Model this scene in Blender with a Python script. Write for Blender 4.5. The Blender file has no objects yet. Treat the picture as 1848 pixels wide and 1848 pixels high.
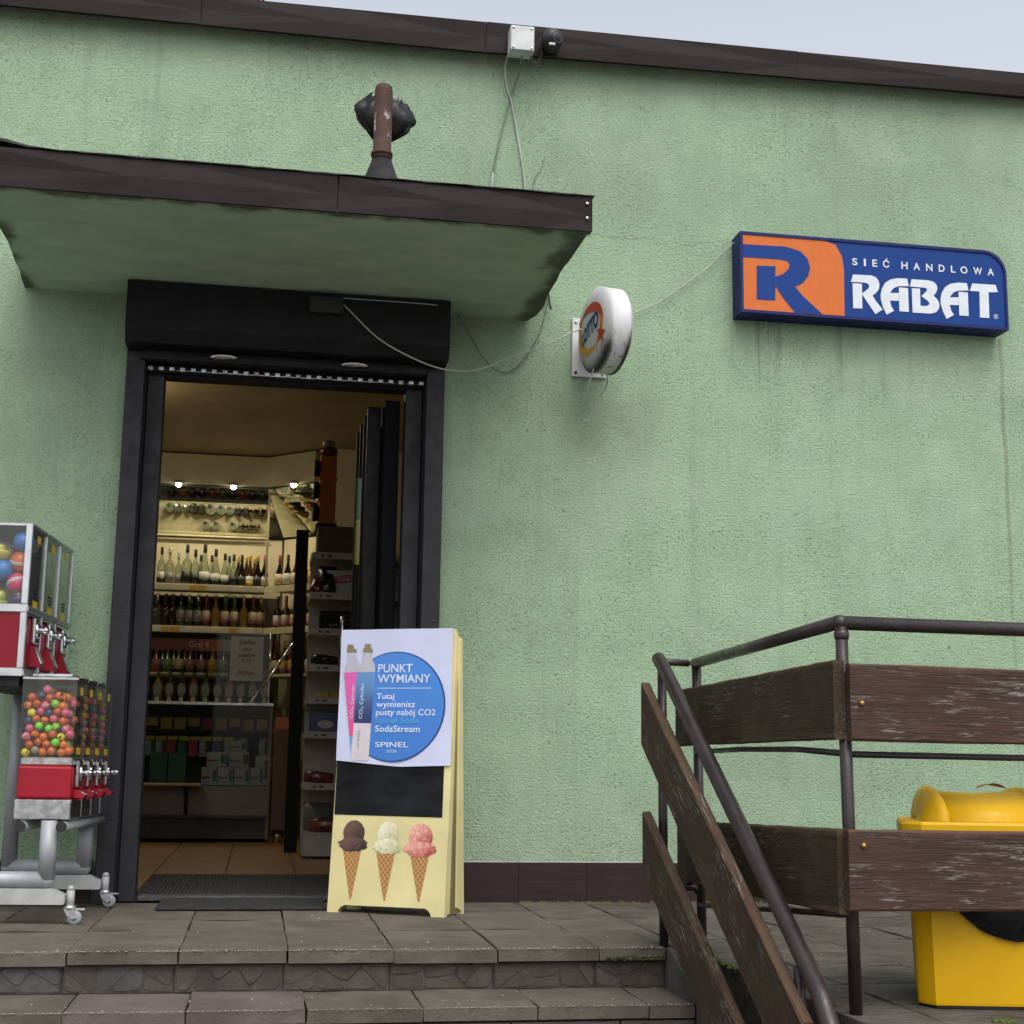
import bpy, bmesh, math, random
from mathutils import Vector, Matrix
rad = math.radians
random.seed(7)
scene = bpy.context.scene

# ------------------------------------------------------------------ camera
YAW, PITCH, ROLL = 0.16966, 0.174435, 0.01415
fwd = Vector((math.sin(YAW)*math.cos(PITCH), math.cos(YAW)*math.cos(PITCH), math.sin(PITCH)))
rgt = Vector((math.cos(YAW), -math.sin(YAW), 0))
upv = rgt.cross(fwd)
r2 = rgt*math.cos(ROLL) + upv*math.sin(ROLL)
u2 = -rgt*math.sin(ROLL) + upv*math.cos(ROLL)
camd = bpy.data.cameras.new("camera")
cam = bpy.data.objects.new("camera", camd)
scene.collection.objects.link(cam)
mw = Matrix.Identity(4)
for i in range(3):
    mw[i][0], mw[i][1], mw[i][2] = r2[i], u2[i], -fwd[i]
mw.translation = Vector((0, -5.55, 0.5056))
cam.matrix_world = mw
camd.sensor_fit = 'HORIZONTAL'
camd.sensor_width = 36.0
camd.lens = 36.0*2605.36/1848.0
camd.clip_start = 0.05
camd.clip_end = 3000
scene.camera = cam

# ------------------------------------------------------------------ sky, sun, exposure
SUN_ELEV, SUN_AZ = rad(58), rad(8)           # azimuth measured from straight behind the camera (-y) towards +x
world = bpy.data.worlds.new("World")
scene.world = world
world.use_nodes = True
wn, wl = world.node_tree.nodes, world.node_tree.links
wn.clear()
sky = wn.new('ShaderNodeTexSky'); sky.sky_type = 'NISHITA'; sky.sun_disc = False
sky.sun_elevation = SUN_ELEV; sky.sun_rotation = math.pi - SUN_AZ
sky.air_density = 1.0; sky.dust_density = 4.0; sky.ozone_density = 1.0
hs = wn.new('ShaderNodeHueSaturation'); hs.inputs['Saturation'].default_value = 0.32
bg = wn.new('ShaderNodeBackground'); bg.inputs['Strength'].default_value = 0.15
wo = wn.new('ShaderNodeOutputWorld')
wl.new(sky.outputs[0], hs.inputs['Color']); wl.new(hs.outputs[0], bg.inputs[0]); wl.new(bg.outputs[0], wo.inputs[0])
sund = bpy.data.lights.new("sun", 'SUN'); sund.energy = 0.5; sund.angle = rad(45); sund.color = (1, .97, .93)
sun = bpy.data.objects.new("sun", sund); scene.collection.objects.link(sun)
to_sun = Vector((math.sin(SUN_AZ)*math.cos(SUN_ELEV), -math.cos(SUN_AZ)*math.cos(SUN_ELEV), math.sin(SUN_ELEV)))
sun.rotation_euler = to_sun.to_track_quat('Z', 'Y').to_euler()
sun.location = to_sun*30
vs = scene.view_settings
vs.view_transform = 'Standard'; vs.look = 'None'; vs.gamma = 1.0; vs.exposure = 0.84; vs.use_curve_mapping = False

# ------------------------------------------------------------------ helpers
COL = scene.collection

class MB:
    """collects shapes, builds ONE mesh object"""
    def __init__(s): s.v = []; s.f = []; s.sm = []
    def add(s, vs_, fs_, smooth=False):
        b = len(s.v); s.v += [tuple(p) for p in vs_]
        for f in fs_: s.f.append([b+i for i in f]); s.sm.append(smooth)
        return s
    def box(s, x0, x1, y0, y1, z0, z1):
        v = [(x0,y0,z0),(x1,y0,z0),(x1,y1,z0),(x0,y1,z0),(x0,y0,z1),(x1,y0,z1),(x1,y1,z1),(x0,y1,z1)]
        return s.add(v, [(0,3,2,1),(4,5,6,7),(0,1,5,4),(1,2,6,5),(2,3,7,6),(3,0,4,7)])
    def bbox(s, x0, x1, y0, y1, z0, z1, b=0.004, seg=1):
        bm = bmesh.new()
        t = MB().box(x0, x1, y0, y1, z0, z1)
        vv = [bm.verts.new(p) for p in t.v]
        for f in t.f: bm.faces.new([vv[i] for i in f])
        bmesh.ops.bevel(bm, geom=bm.edges[:], offset=b, segments=seg, affect='EDGES', profile=.5)
        bm.verts.index_update()
        s.add([v.co[:] for v in bm.verts], [[v.index for v in f.verts] for f in bm.faces])
        bm.free(); return s
    def prism(s, poly, d0, d1, axis='y'):
        """poly of (a,b); axis y: (a,d,b)  x: (d,a,b)  z: (a,b,d)"""
        P = {'y': lambda a,b,d:(a,d,b), 'x': lambda a,b,d:(d,a,b), 'z': lambda a,b,d:(a,b,d)}[axis]
        n = len(poly)
        area = sum(poly[i][0]*poly[(i+1)%n][1]-poly[(i+1)%n][0]*poly[i][1] for i in range(n))
        if (area < 0) != (axis == 'y'): poly = poly[::-1]
        v = [P(a,b,d0) for a,b in poly] + [P(a,b,d1) for a,b in poly]
        f = [list(range(n))[::-1], list(range(n, 2*n))] + [(i,(i+1)%n,n+(i+1)%n,n+i) for i in range(n)]
        return s.add(v, f)
    def tube(s, pts, r, n=10, caps=True, radii=None):
        pts = [Vector(p) for p in pts]; m = len(pts)
        ref = None; rings = []
        for i, p in enumerate(pts):
            t = (pts[min(i+1, m-1)]-pts[max(i-1, 0)])
            t.normalize()
            if ref is None:
                ref = Vector((0,0,1)) if abs(t.z) < .9 else Vector((1,0,0))
            a = t.cross(ref); 
            if a.length < 1e-6: a = t.cross(Vector((0,1,0)))
            a.normalize(); b = a.cross(t); b.normalize(); ref = b
            rr = radii[i] if radii else r
            if 0 < i < m-1:
                t1 = (p-pts[i-1]).normalized(); c = max(.6, t1.dot(t)); rr = rr/c if not radii else rr
            rings.append([p+a*rr*math.cos(2*math.pi*k/n)+b*rr*math.sin(2*math.pi*k/n) for k in range(n)])
        v = [q for R in rings for q in R]; f = []
        for i in range(m-1):
            for k in range(n): f.append((i*n+k, i*n+(k+1)%n, (i+1)*n+(k+1)%n, (i+1)*n+k))
        s.add(v, f, True)
        if caps:
            b = len(s.v)-len(v)
            s.f.append([b+k for k in range(n)][::-1]); s.sm.append(False)
            s.f.append([b+(m-1)*n+k for k in range(n)]); s.sm.append(False)
        return s
    def lathe(s, prof, n=16, c=(0,0,0), axis='z', smooth=True, mtx=None):
        """prof: (r, h) list"""
        v = []; f = []; m = len(prof)
        for r, h in prof:
            for k in range(n):
                a = 2*math.pi*k/n; x, y = r*math.cos(a), r*math.sin(a)
                p = {'z': (x,y,h), 'x': (h,x,y), 'y': (y,h,x)}[axis]
                p = Vector(p)
                if mtx: p = mtx @ p
                v.append(tuple(p+Vector(c)))
        for i in range(m-1):
            for k in range(n): f.append((i*n+k, i*n+(k+1)%n, (i+1)*n+(k+1)%n, (i+1)*n+k))
        s.add(v, f, smooth)
        b = len(s.v)-len(v)
        if prof[0][0] > 1e-5: s.f.append([b+k for k in range(n)][::-1]); s.sm.append(False)
        if prof[-1][0] > 1e-5: s.f.append([b+(m-1)*n+k for k in range(n)]); s.sm.append(False)
        return s
    def ball(s, c, r, n=12, m=8):
        return s.lathe([(max(1e-6, r*math.sin(math.pi*i/m)), -r*math.cos(math.pi*i/m)) for i in range(m+1)], n, c)
    def mesh(s, name):
        me = bpy.data.meshes.new(name)
        me.from_pydata(s.v, [], s.f)
        for p, q in zip(me.polygons, s.sm): p.use_smooth = q
        me.update(); return me
    def build(s, name, mat, parent=None, loc=(0,0,0), rot=(0,0,0)):
        return mobj(name, s.mesh(name), mat, parent, loc, rot)

def mobj(name, me, mat, parent=None, loc=(0,0,0), rot=(0,0,0)):
    o = bpy.data.objects.new(name, me); COL.objects.link(o)
    if mat is not None and not me.materials: me.materials.append(mat)
    o.parent = parent; o.location = loc; o.rotation_euler = rot
    return o
def tag(o, label=None, cat=None, group=None, kind=None):
    if label: o['label'] = label
    if cat: o['category'] = cat
    if group: o['group'] = group
    if kind: o['kind'] = kind
    return o
def empty(name, loc=(0,0,0), rot=(0,0,0), **k):
    o = bpy.data.objects.new(name, None); COL.objects.link(o); o.location = loc; o.rotation_euler = rot
    o.empty_display_size = .1
    return tag(o, **k)
def smooth_path(pts, k=6):
    P = [Vector(p) for p in pts]; out = []
    for i in range(len(P)-1):
        p0, p1, p2, p3 = P[max(i-1,0)], P[i], P[i+1], P[min(i+2, len(P)-1)]
        for j in range(k):
            t = j/k
            out.append(.5*((2*p1)+(p2-p0)*t+(2*p0-5*p1+4*p2-p3)*t*t+(3*p1-p0-3*p2+p3)*t**3))
    out.append(P[-1]); return out
ORD = ['first','second','third','fourth','fifth','sixth','seventh','eighth','ninth','tenth','eleventh','twelfth','thirteenth','fourteenth','fifteenth','sixteenth','seventeenth','eighteenth','nineteenth','twentieth','twenty-first','twenty-second','twenty-third','twenty-fourth']

# ------------------------------------------------------------------ materials
def nmat(name):
    m = bpy.data.materials.new(name); m.use_nodes = True
    nt = m.node_tree; nt.nodes.clear()
    out = nt.nodes.new('ShaderNodeOutputMaterial'); b = nt.nodes.new('ShaderNodeBsdfPrincipled')
    nt.links.new(b.outputs[0], out.inputs[0])
    return m, nt, b
class NT:
    def __init__(s, nt): s.nt = nt
    def n(s, t, **k):
        x = s.nt.nodes.new(t)
        for a, v in k.items(): setattr(x, a, v)
        return x
    def l(s, a, b): s.nt.links.new(a, b)
    def coord(s, scale=(1,1,1), kind='Object', rot=(0,0,0)):
        c = s.n('ShaderNodeTexCoord'); m = s.n('ShaderNodeMapping')
        m.inputs['Scale'].default_value = scale; m.inputs['Rotation'].default_value = rot
        s.l(c.outputs[kind], m.inputs[0]); return m.outputs[0]
    def noise(s, co, scale, detail=4, rough=.55, dist=0):
        x = s.n('ShaderNodeTexNoise'); x.inputs['Scale'].default_value = scale
        x.inputs['Detail'].default_value = detail; x.inputs['Roughness'].default_value = rough
        x.inputs['Distortion'].default_value = dist
        s.l(co, x.inputs['Vector']); return x.outputs['Fac']
    def ramp(s, fac, *st):
        x = s.n('ShaderNodeValToRGB'); e = x.color_ramp.elements
        while len(e) < len(st): e.new(.5)
        for i, (p, c) in enumerate(st):
            e[i].position = p; e[i].color = (c, c, c, 1) if isinstance(c, (int, float)) else (*c, 1)
        s.l(fac, x.inputs[0]); return x.outputs[0]
    def mix(s, f, a, b, mode='MIX'):
        x = s.n('ShaderNodeMix', data_type='RGBA', blend_type=mode)
        for sock, v in ((x.inputs[0], f), (x.inputs[6], a), (x.inputs[7], b)):
            if isinstance(v, (int, float)): sock.default_value = v
            elif isinstance(v, tuple): sock.default_value = (*v, 1) if len(v) == 3 else v
            else: s.l(v, sock)
        return x.outputs[2]
    def math(s, op, a, b=0.0, clamp=False):
        x = s.n('ShaderNodeMath', operation=op, use_clamp=clamp)
        for sock, v in ((x.inputs[0], a), (x.inputs[1], b)):
            if isinstance(v, (int, float)): sock.default_value = v
            else: s.l(v, sock)
        return x.outputs[0]
    def bump(s, h, strength, dist, prev=None):
        x = s.n('ShaderNodeBump'); x.inputs['Strength'].default_value = strength; x.inputs['Distance'].default_value = dist
        s.l(h, x.inputs['Height'])
        if prev: s.l(prev, x.inputs['Normal'])
        return x.outputs[0]
    def sep(s, co):
        x = s.n('ShaderNodeSeparateXYZ'); s.l(co, x.inputs[0]); return x.outputs
    def rng(s, v, a, b, c=0.0, d=1.0, smooth=True):
        x = s.n('ShaderNodeMapRange'); x.interpolation_type = 'SMOOTHSTEP' if smooth else 'LINEAR'
        s.l(v, x.inputs[0])
        for i, q in enumerate((a, b, c, d)): x.inputs[i+1].default_value = q
        return x.outputs[0]

def plain(name, col, rough=.6, metal=0., var=.12, scale=12., bump=.0, bscale=60., stretch=(1,1,1), coat=0., spec=.5, rvar=.1):
    m, nt, b = nmat(name); T = NT(nt)
    co = T.coord(stretch)
    f = T.noise(co, scale, 5)
    dk = tuple(max(0, c*(1-var*1.6)) for c in col); lt = tuple(min(1, c*(1+var)) for c in col)
    c = T.ramp(f, (.3, dk), (.7, lt))
    T.l(c, b.inputs['Base Color'])
    f2 = T.noise(co, scale*2.3, 4)
    T.l(T.rng(f2, .3, .7, max(.02, rough-rvar), min(1, rough+rvar)), b.inputs['Roughness'])
    b.inputs['Metallic'].default_value = metal
    b.inputs['Specular IOR Level'].default_value = spec
    b.inputs['Coat Weight'].default_value = coat
    if bump: T.l(T.bump(T.noise(co, bscale, 4), bump, .004), b.inputs['Normal'])
    return m
def thin_glass(name, tint=(.9,.95,.92), refl=.08, dirt=.0):
    m = bpy.data.materials.new(name); m.use_nodes = True; nt = m.node_tree; nt.nodes.clear(); T = NT(nt)
    out = T.n('ShaderNodeOutputMaterial'); tr = T.n('ShaderNodeBsdfTransparent'); gl = T.n('ShaderNodeBsdfGlossy')
    tr.inputs[0].default_value = (*tint, 1); gl.inputs['Roughness'].default_value = .04
    fr = T.n('ShaderNodeLayerWeight'); fr.inputs[0].default_value = .25
    fac = T.math('ADD', T.math('MULTIPLY', fr.outputs['Fresnel'], .45), refl*.5, True)
    mx = T.n('ShaderNodeMixShader'); T.l(fac, mx.inputs[0]); T.l(tr.outputs[0], mx.inputs[1]); T.l(gl.outputs[0], mx.inputs[2])
    last = mx.outputs[0]
    if dirt:
        df = T.n('ShaderNodeBsdfDiffuse'); df.inputs[0].default_value = (.5, .5, .48, 1)
        m2 = T.n('ShaderNodeMixShader'); T.l(T.math('MULTIPLY', T.noise(T.coord(), 9, 5), dirt), m2.inputs[0])
        T.l(last, m2.inputs[1]); T.l(df.outputs[0], m2.inputs[2]); last = m2.outputs[0]
    T.l(last, out.inputs[0]); return m
def flat(name, col, rough=.55, spec=.3):
    return plain(name, col, rough, var=.05, scale=25, spec=spec, rvar=.05)

def stucco_mat():
    m, nt, b = nmat('green_stucco'); T = NT(nt)
    co = T.coord(); X, Y, Z = T.sep(co)
    big = T.noise(co, .9, 5, .6); mid = T.noise(co, 4.5, 5, .6); fine = T.noise(T.coord((1,1,1.25)), 112, 3, .55, .9)
    fine2 = T.noise(co, 230, 2, .6, .5)
    col = T.ramp(mid, (.3, (.278,.388,.255)), (.7, (.340,.458,.306)))
    col = T.mix(T.rng(big, .44, .70, 0, .75), col, (.245,.33,.226))
    # dirt sitting in the pits of the render
    pit = T.rng(fine, .33, .47, 1, 0)
    col = T.mix(T.math('MULTIPLY', pit, T.rng(T.noise(co, 2.6, 5, .65), .36, .64, .20, .80)), col, (.115,.155,.105))
    # rain streaks that run down below the shop sign
    st = T.noise(T.coord((9,1,.35)), 3.0, 5, .65)
    inx = T.math('MULTIPLY', T.rng(X, 1.82, 1.95), T.rng(X, 2.3, 3.0, 1, 0))
    inz = T.math('MULTIPLY', T.rng(Z, 1.85, 2.37, 0, 1), T.rng(Z, 2.36, 2.40, 1, 0))
    stk = T.math('MULTIPLY', T.math('MULTIPLY', T.rng(st, .5, .66), T.math('MULTIPLY', inx, inz)), .55)
    col = T.mix(stk, col, (.11,.14,.095))
    # rust trickle from the right end of the sign
    xl = T.math('ABSOLUTE', T.math('SUBTRACT', T.math('ADD', X, T.math('MULTIPLY', T.noise(co, 4, 3), .02)), 3.082))
    rl = T.math('MULTIPLY', T.math('MULTIPLY', T.rng(xl, .002, .014, 1, 0), T.rng(Z, .5, 2.3, .25, .9)), T.rng(Z, 2.34, 2.36, 1, 0))
    col = T.mix(T.math('MULTIPLY', rl, .55), col, (.14,.12,.085))
    # general faint vertical weathering
    wv = T.noise(T.coord((5,1,.25)), 2.2, 5, .6)
    col = T.mix(T.rng(wv, .5, .75, 0, .40), col, (.215,.285,.195))
    # patchy trowel repairs, dark specks and a hairline crack
    rp_ = T.noise(co, 1.7, 3, .5)
    col = T.mix(T.rng(rp_, .56, .60, 0, .30), col, (.345,.445,.32))
    sp_ = T.noise(co, 34, 2, .5)
    col = T.mix(T.rng(sp_, .71, .76, 0, .7), col, (.12,.15,.10))
    ck_ = T.math('ABSOLUTE', T.math('SUBTRACT', T.math('ADD', Z, T.math('MULTIPLY', T.noise(T.coord((1,1,0)), 3.5, 5, .65), .22)), 2.78))
    ckm = T.math('MULTIPLY', T.rng(ck_, .0, .004, 1, 0), T.math('MULTIPLY', T.rng(X, 1.15, 1.3), T.rng(X, 1.75, 1.85, 1, 0)))
    col = T.mix(T.math('MULTIPLY', ckm, .5), col, (.12,.15,.10))
    # darker patch fading outwards below the round sign
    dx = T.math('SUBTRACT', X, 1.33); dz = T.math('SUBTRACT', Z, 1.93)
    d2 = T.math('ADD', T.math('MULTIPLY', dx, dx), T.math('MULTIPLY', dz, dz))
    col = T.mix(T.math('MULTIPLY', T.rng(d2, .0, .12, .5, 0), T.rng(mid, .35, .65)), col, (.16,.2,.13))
    T.l(col, b.inputs['Base Color']); b.inputs['Roughness'].default_value = .93; b.inputs['Specular IOR Level'].default_value = .15
    h = T.math('ADD', T.rng(fine, .3, .62), T.math('MULTIPLY', fine2, .45))
    T.l(T.bump(h, .65, .0055), b.inputs['Normal'])
    return m
def soffit_mat():
    m, nt, b = nmat('green_soffit'); T = NT(nt)
    co = T.coord(); X, Y, Z = T.sep(co)
    mid = T.noise(T.coord((1,2.2,1)), 5, 6, .6); fine = T.noise(co, 40, 4, .6)
    col = T.ramp(mid, (.3, (.33,.44,.30)), (.7, (.44,.55,.40)))
    j = T.math('MULTIPLY', T.math('SUBTRACT', T.noise(co, 6, 4, .55), .5), .22)
    e1 = T.rng(T.math('ADD', Y, j), -1.01, -.955, 1, 0)          # grime along the front drip edge
    e2 = T.rng(T.math('ADD', X, j), .92, 1.0, 0, 1)            # and at both ends
    e3 = T.rng(T.math('ADD', X, j), -.97, -.90, 1, 0)
    g = T.math('MAXIMUM', e1, T.math('MAXIMUM', e2, e3))
    col = T.mix(T.math('MULTIPLY', g, .78), col, (.035,.035,.026))
    T.l(col, b.inputs['Base Color']); b.inputs['Roughness'].default_value = .95; b.inputs['Specular IOR Level'].default_value = .1
    T.l(T.bump(fine, .35, .006), b.inputs['Normal'])
    return m
def wood_mat(name, base, lightc, flake, moss=.0, chalk=.5):
    """weathered painted board; boards run along local X"""
    m, nt, b = nmat(name); T = NT(nt)
    g = T.coord((1.1, 14, 14)); co = T.coord()
    gr = T.noise(g, 6, 6, .65, .6); fi = T.noise(T.coord((2, 60, 60)), 5, 4, .6, .3); pat = T.noise(T.coord((1.6,3.2,3.2)), 2.2, 5, .6)
    col = T.ramp(gr, (.3, base), (.68, lightc))
    col = T.mix(T.rng(fi, .42, .34, 0, .65), col, tuple(c*.22 for c in base))
    fl = T.math('MULTIPLY', T.rng(T.noise(T.coord((3.5, 34, 34)), 4, 5, .7, .5), .53, .60), T.rng(pat, .48, .62))
    col = T.mix(T.math('MULTIPLY', fl, chalk), col, flake)
    Zl = T.math('ABSOLUTE', T.sep(co)[2])
    ed = T.math('MULTIPLY', T.rng(T.math('ADD', Zl, T.math('MULTIPLY', T.math('SUBTRACT', gr, .5), .03)), .070, .084), .55)
    col = T.mix(ed, col, tuple(c*1.9 for c in lightc))
    vk = T.n('ShaderNodeTexVoronoi'); vk.inputs['Scale'].default_value = 1.0; T.l(T.coord((2.6, 7, 7)), vk.inputs['Vector'])
    col = T.mix(T.math('MULTIPLY', T.rng(vk.outputs['Distance'], .06, .13, 1, 0), .75), col, tuple(c*.3 for c in base))
    if moss:
        col = T.mix(T.math('MULTIPLY', T.rng(T.noise(co, 7, 5), .5, .7), moss), col, (.06,.065,.03))
    T.l(col, b.inputs['Base Color']); b.inputs['Roughness'].default_value = .72; b.inputs['Specular IOR Level'].default_value = .3
    h = T.math('ADD', T.math('MULTIPLY', fi, .6), T.math('ADD', gr, T.math('MULTIPLY', fl, -.35)))
    T.l(T.bump(h, .6, .006), b.inputs['Normal'])
    return m
def slab_mat(name, base, dark, groove=0., scale=1.):
    m, nt, b = nmat(name); T = NT(nt)
    co = T.coord(kind='Object'); oi = T.n('ShaderNodeObjectInfo')
    add = T.n('ShaderNodeVectorMath', operation='ADD'); T.l(co, add.inputs[0])
    sc = T.n('ShaderNodeVectorMath', operation='SCALE'); sc.inputs[0].default_value = (13.1, 7.7, 3.3); T.l(oi.outputs['Random'], sc.inputs['Scale'])
    T.l(sc.outputs[0], add.inputs[1]); v = add.outputs[0]
    big = T.noise(v, 5*scale, 6, .65); fine = T.noise(v, 120, 4, .7); grit = T.noise(v, 260, 2, .6)
    stn = T.noise(v, 2.2*scale, 4, .6)
    col = T.ramp(big, (.34, dark), (.66, base))
    col = T.mix(T.rng(stn, .52, .68, 0, .55), col, tuple(c*.55 for c in dark))
    col = T.mix(T.rng(grit, .66, .74, 0, .45), col, (.22,.205,.185))
    col = T.mix(T.rng(fine, .38, .3, 0, .5), col, tuple(c*.4 for c in dark))
    col = T.mix(T.math('MULTIPLY', oi.outputs['Random'], .35), col, tuple(c*.62 for c in base))
    h = T.math('ADD', fine, T.math('MULTIPLY', big, .8))
    if groove:
        mp = T.n('ShaderNodeMapping'); mp.inputs['Scale'].default_value = (1.2, 16, 1); T.l(v, mp.inputs[0])
        gr = T.noise(mp.outputs[0], 4.0, 4, .55, .8)
        ln = T.rng(gr, .46, .50, 0, 1); ln2 = T.rng(gr, .50, .54, 1, 0); ridge = T.math('MULTIPLY', ln, ln2)
        col = T.mix(T.math('MULTIPLY', ridge, groove), col, tuple(c*.35 for c in dark))
        h = T.math('SUBTRACT', h, T.math('MULTIPLY', ridge, .8))
    T.l(col, b.inputs['Base Color']); b.inputs['Roughness'].default_value = .9; b.inputs['Specular IOR Level'].default_value = .2
    T.l(T.bump(h, .55, .005), b.inputs['Normal'])
    return m
def rust_mat():
    m, nt, b = nmat('rusty_pipe'); T = NT(nt); co = T.coord()
    f = T.noise(co, 14, 6, .65); g = T.noise(T.coord((1,1,.4)), 32, 5, .7)
    col = T.ramp(f, (.3, (.020,.009,.006)), (.5, (.045,.019,.011)), (.7, (.072,.030,.017)))
    Z = T.sep(co)[2]
    col = T.mix(T.math('MULTIPLY', T.rng(g, .56, .64), T.math('MULTIPLY', T.rng(Z, .15, .2), T.rng(Z, .25, .3, 1, 0))), col, (.33,.28,.25))
    T.l(col, b.inputs['Base Color']); b.inputs['Roughness'].default_value = .8
    T.l(T.bump(f, .4, .004), b.inputs['Normal']); return m
def fascia_mat():
    m, nt, b = nmat('brown_sheet_metal'); T = NT(nt); co = T.coord()
    f = T.noise(T.coord((1,1,3)), 6, 5)
    T.l(T.ramp(f, (.3, (.016,.0105,.011)), (.7, (.024,.016,.0165))), b.inputs['Base Color'])
    b.inputs['Roughness'].default_value = .62; b.inputs['Specular IOR Level'].default_value = .12
    T.l(T.bump(T.noise(co, 3, 3), .15, .01), b.inputs['Normal']); return m
def bag_mat():
    m, nt, b = nmat('black_plastic_film'); T = NT(nt); co = T.coord()
    b.inputs['Base Color'].default_value = (.004,.004,.005,1); b.inputs['Roughness'].default_value = .30; b.inputs['Specular IOR Level'].default_value = .3
    T.l(T.bump(T.noise(co, 38, 4, .6, 1.5), .8, .012), b.inputs['Normal']); return m
def waffle_mat():
    m, nt, b = nmat('waffle_print'); T = NT(nt); co = T.coord((1,1,1)); X, Y, Z = T.sep(co)
    def diag(sg):
        u = T.math('ADD', T.math('MULTIPLY', X, 1.0), T.math('MULTIPLY', Z, .8*sg))
        w = T.math('PINGPONG', T.math('MULTIPLY', u, 62.0), .5)
        return T.rng(w, .06, .14, 1, 0)
    g = T.math('MAXIMUM', diag(1), diag(-1))
    base = T.mix(T.noise(co, 60, 3), (.36,.165,.04), (.22,.085,.016))
    col = T.mix(g, base, (.50,.30,.11))
    T.l(col, b.inputs['Base Color']); b.inputs['Roughness'].default_value = .5; return m
def scoop_mat(name, lt, dk):
    m, nt, b = nmat(name); T = NT(nt); co = T.coord(); Z = T.sep(co)[2]
    f = T.noise(co, 85, 4, .65, .8)
    X = T.sep(T.coord(kind='Generated'))[0]; ZG = T.sep(T.coord(kind='Generated'))[2]
    sh = T.math('ADD', T.math('MULTIPLY', T.math('SUBTRACT', 1.0, X), .45), T.math('MULTIPLY', ZG, .5))
    k = T.math('ADD', T.math('MULTIPLY', T.math('SUBTRACT', f, .5), 1.5), sh)
    c = T.ramp(k, (.15, dk), (.75, lt))
    T.l(c, b.inputs['Base Color']); b.inputs['Roughness'].default_value = .5; return m
def grad_mat(name, c0, c1, z0, z1, rough=.45):
    """printed colour fade on the poster"""
    m, nt, b = nmat(name); T = NT(nt); Z = T.sep(T.coord())[2]
    T.l(T.mix(T.rng(Z, z0, z1, 0, 1), c0, c1), b.inputs['Base Color']); b.inputs['Roughness'].default_value = rough; return m

STUCCO = stucco_mat(); SOFFIT = soffit_mat(); FASCIA = fascia_mat(); RUST = rust_mat(); BAG = bag_mat()
ANTH = plain('anthracite_paint', (.019,.019,.023), .55, spec=.3, var=.25, scale=7, bump=.1, bscale=180)
SHUT = plain('black_shutter_paint', (.008,.008,.010), .6, spec=.25, var=.25, scale=5)
BLACKP = plain('black_plastic', (.012,.012,.013), .45, var=.2)
STEELW = plain('white_sheet_steel', (.55,.56,.56), .45, var=.08)
GREYBOX = plain('grey_box_plastic', (.50,.52,.52), .6, var=.12, scale=20)
CABLEW = plain('pale_cable', (.40,.40,.36), .6, var=.2, scale=6)
CABLEG = plain('painted_cable', (.15,.18,.13), .8, var=.2)
CABLEB = plain('black_cable', (.02,.02,.02), .6)
CHROME = plain('chrome', (.62,.63,.65), .18, 1., var=.1, scale=18)
ALU = plain('aluminium_trim', (.55,.56,.58), .38, 1., var=.1, scale=25)
SILVER = plain('silver_painted_tube', (.30,.31,.325), .5, .15, var=.12, scale=9, bump=.1, bscale=90)
SILVERD = plain('worn_silver_plate', (.36,.37,.36), .6, .1, var=.22, scale=8)
RED = plain('red_enamel', (.27,.008,.018), .45, var=.12, scale=6, spec=.25)
DKRED = plain('dark_red_enamel', (.19,.006,.016), .45, var=.12, scale=6, spec=.25)
ACRYL = thin_glass('acrylic', (.95,.96,.93), .03, .05)
GLASS = thin_glass('counter_glass', (.86,.89,.87), .0, .01)
TUBEBR = plain('brown_rail_paint', (.024,.016,.016), .42, var=.3, scale=14, bump=.25, bscale=120, coat=.1)
YELLOW = plain('yellow_plastic', (.55,.31,.001), .45, var=.06, scale=5, bump=.05, bscale=200, spec=.25)
BOARDY = plain('pale_yellow_board', (.62,.55,.27), .5, var=.08, scale=6)
CHALK = plain('chalkboard', (.007,.008,.010), .75, var=.9, scale=5, spec=.2, stretch=(1,1,3))
PAPER = plain('poster_paper', (.50,.53,.70), .5, var=.04, scale=5, bump=.45, bscale=9)
PLINTH = plain('brown_plinth_tile', (.028,.015,.015), .5, spec=.25, var=.2, scale=10, stretch=(.6,1,14))
GROUT = plain('dark_joint', (.055,.050,.043), .95, var=.3, scale=30)
CONC = slab_mat('grey_concrete', (.105,.10,.09), (.05,.048,.042))
SLAB = slab_mat('paving_slab', (.140,.122,.101), (.078,.067,.054))
SLABR = slab_mat('reddish_paving_slab', (.150,.124,.112), (.090,.073,.066))
SLABG = slab_mat('grooved_paving_slab', (.122,.110,.094), (.068,.060,.050), .75)
STONE = slab_mat('riser_stone', (.092,.079,.067), (.050,.043,.036), scale=2)
STONEB = slab_mat('bluish_riser_stone', (.098,.092,.092), (.053,.050,.050), scale=2)
RJOINT = plain('riser_joint', (.055,.048,.042), .95, var=.3, scale=30)
ASPH = plain('yard_concrete', (.20,.19,.175), .9, var=.3, scale=30, bump=.3, bscale=200)
CREAM = plain('cream_wall', (.52,.46,.30), .7, var=.06, scale=4)
CEIL = plain('ceiling_paint', (.34,.27,.16), .8, var=.08, scale=3)
WOODF = plain('tan_floor_tile', (.30,.17,.075), .38, var=.15, scale=7, stretch=(.5,6,1))
MATT = plain('ribbed_rubber', (.022,.022,.023), .8, var=.2, scale=30)
MATR = plain('worn_door_mat', (.018,.018,.019), .95, var=.3, scale=40, bump=.6, bscale=250)
MOSS = plain('moss', (.055,.075,.012), .95, var=.4, scale=60)

# ------------------------------------------------------------------ ground, platform, steps, terrace
g = MB().add([(-400,-400,-1.12),(400,-400,-1.12),(400,400,-1.12),(-400,400,-1.12)], [(0,1,2,3)]).build('ground', ASPH)
tag(g, kind='structure')

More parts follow.
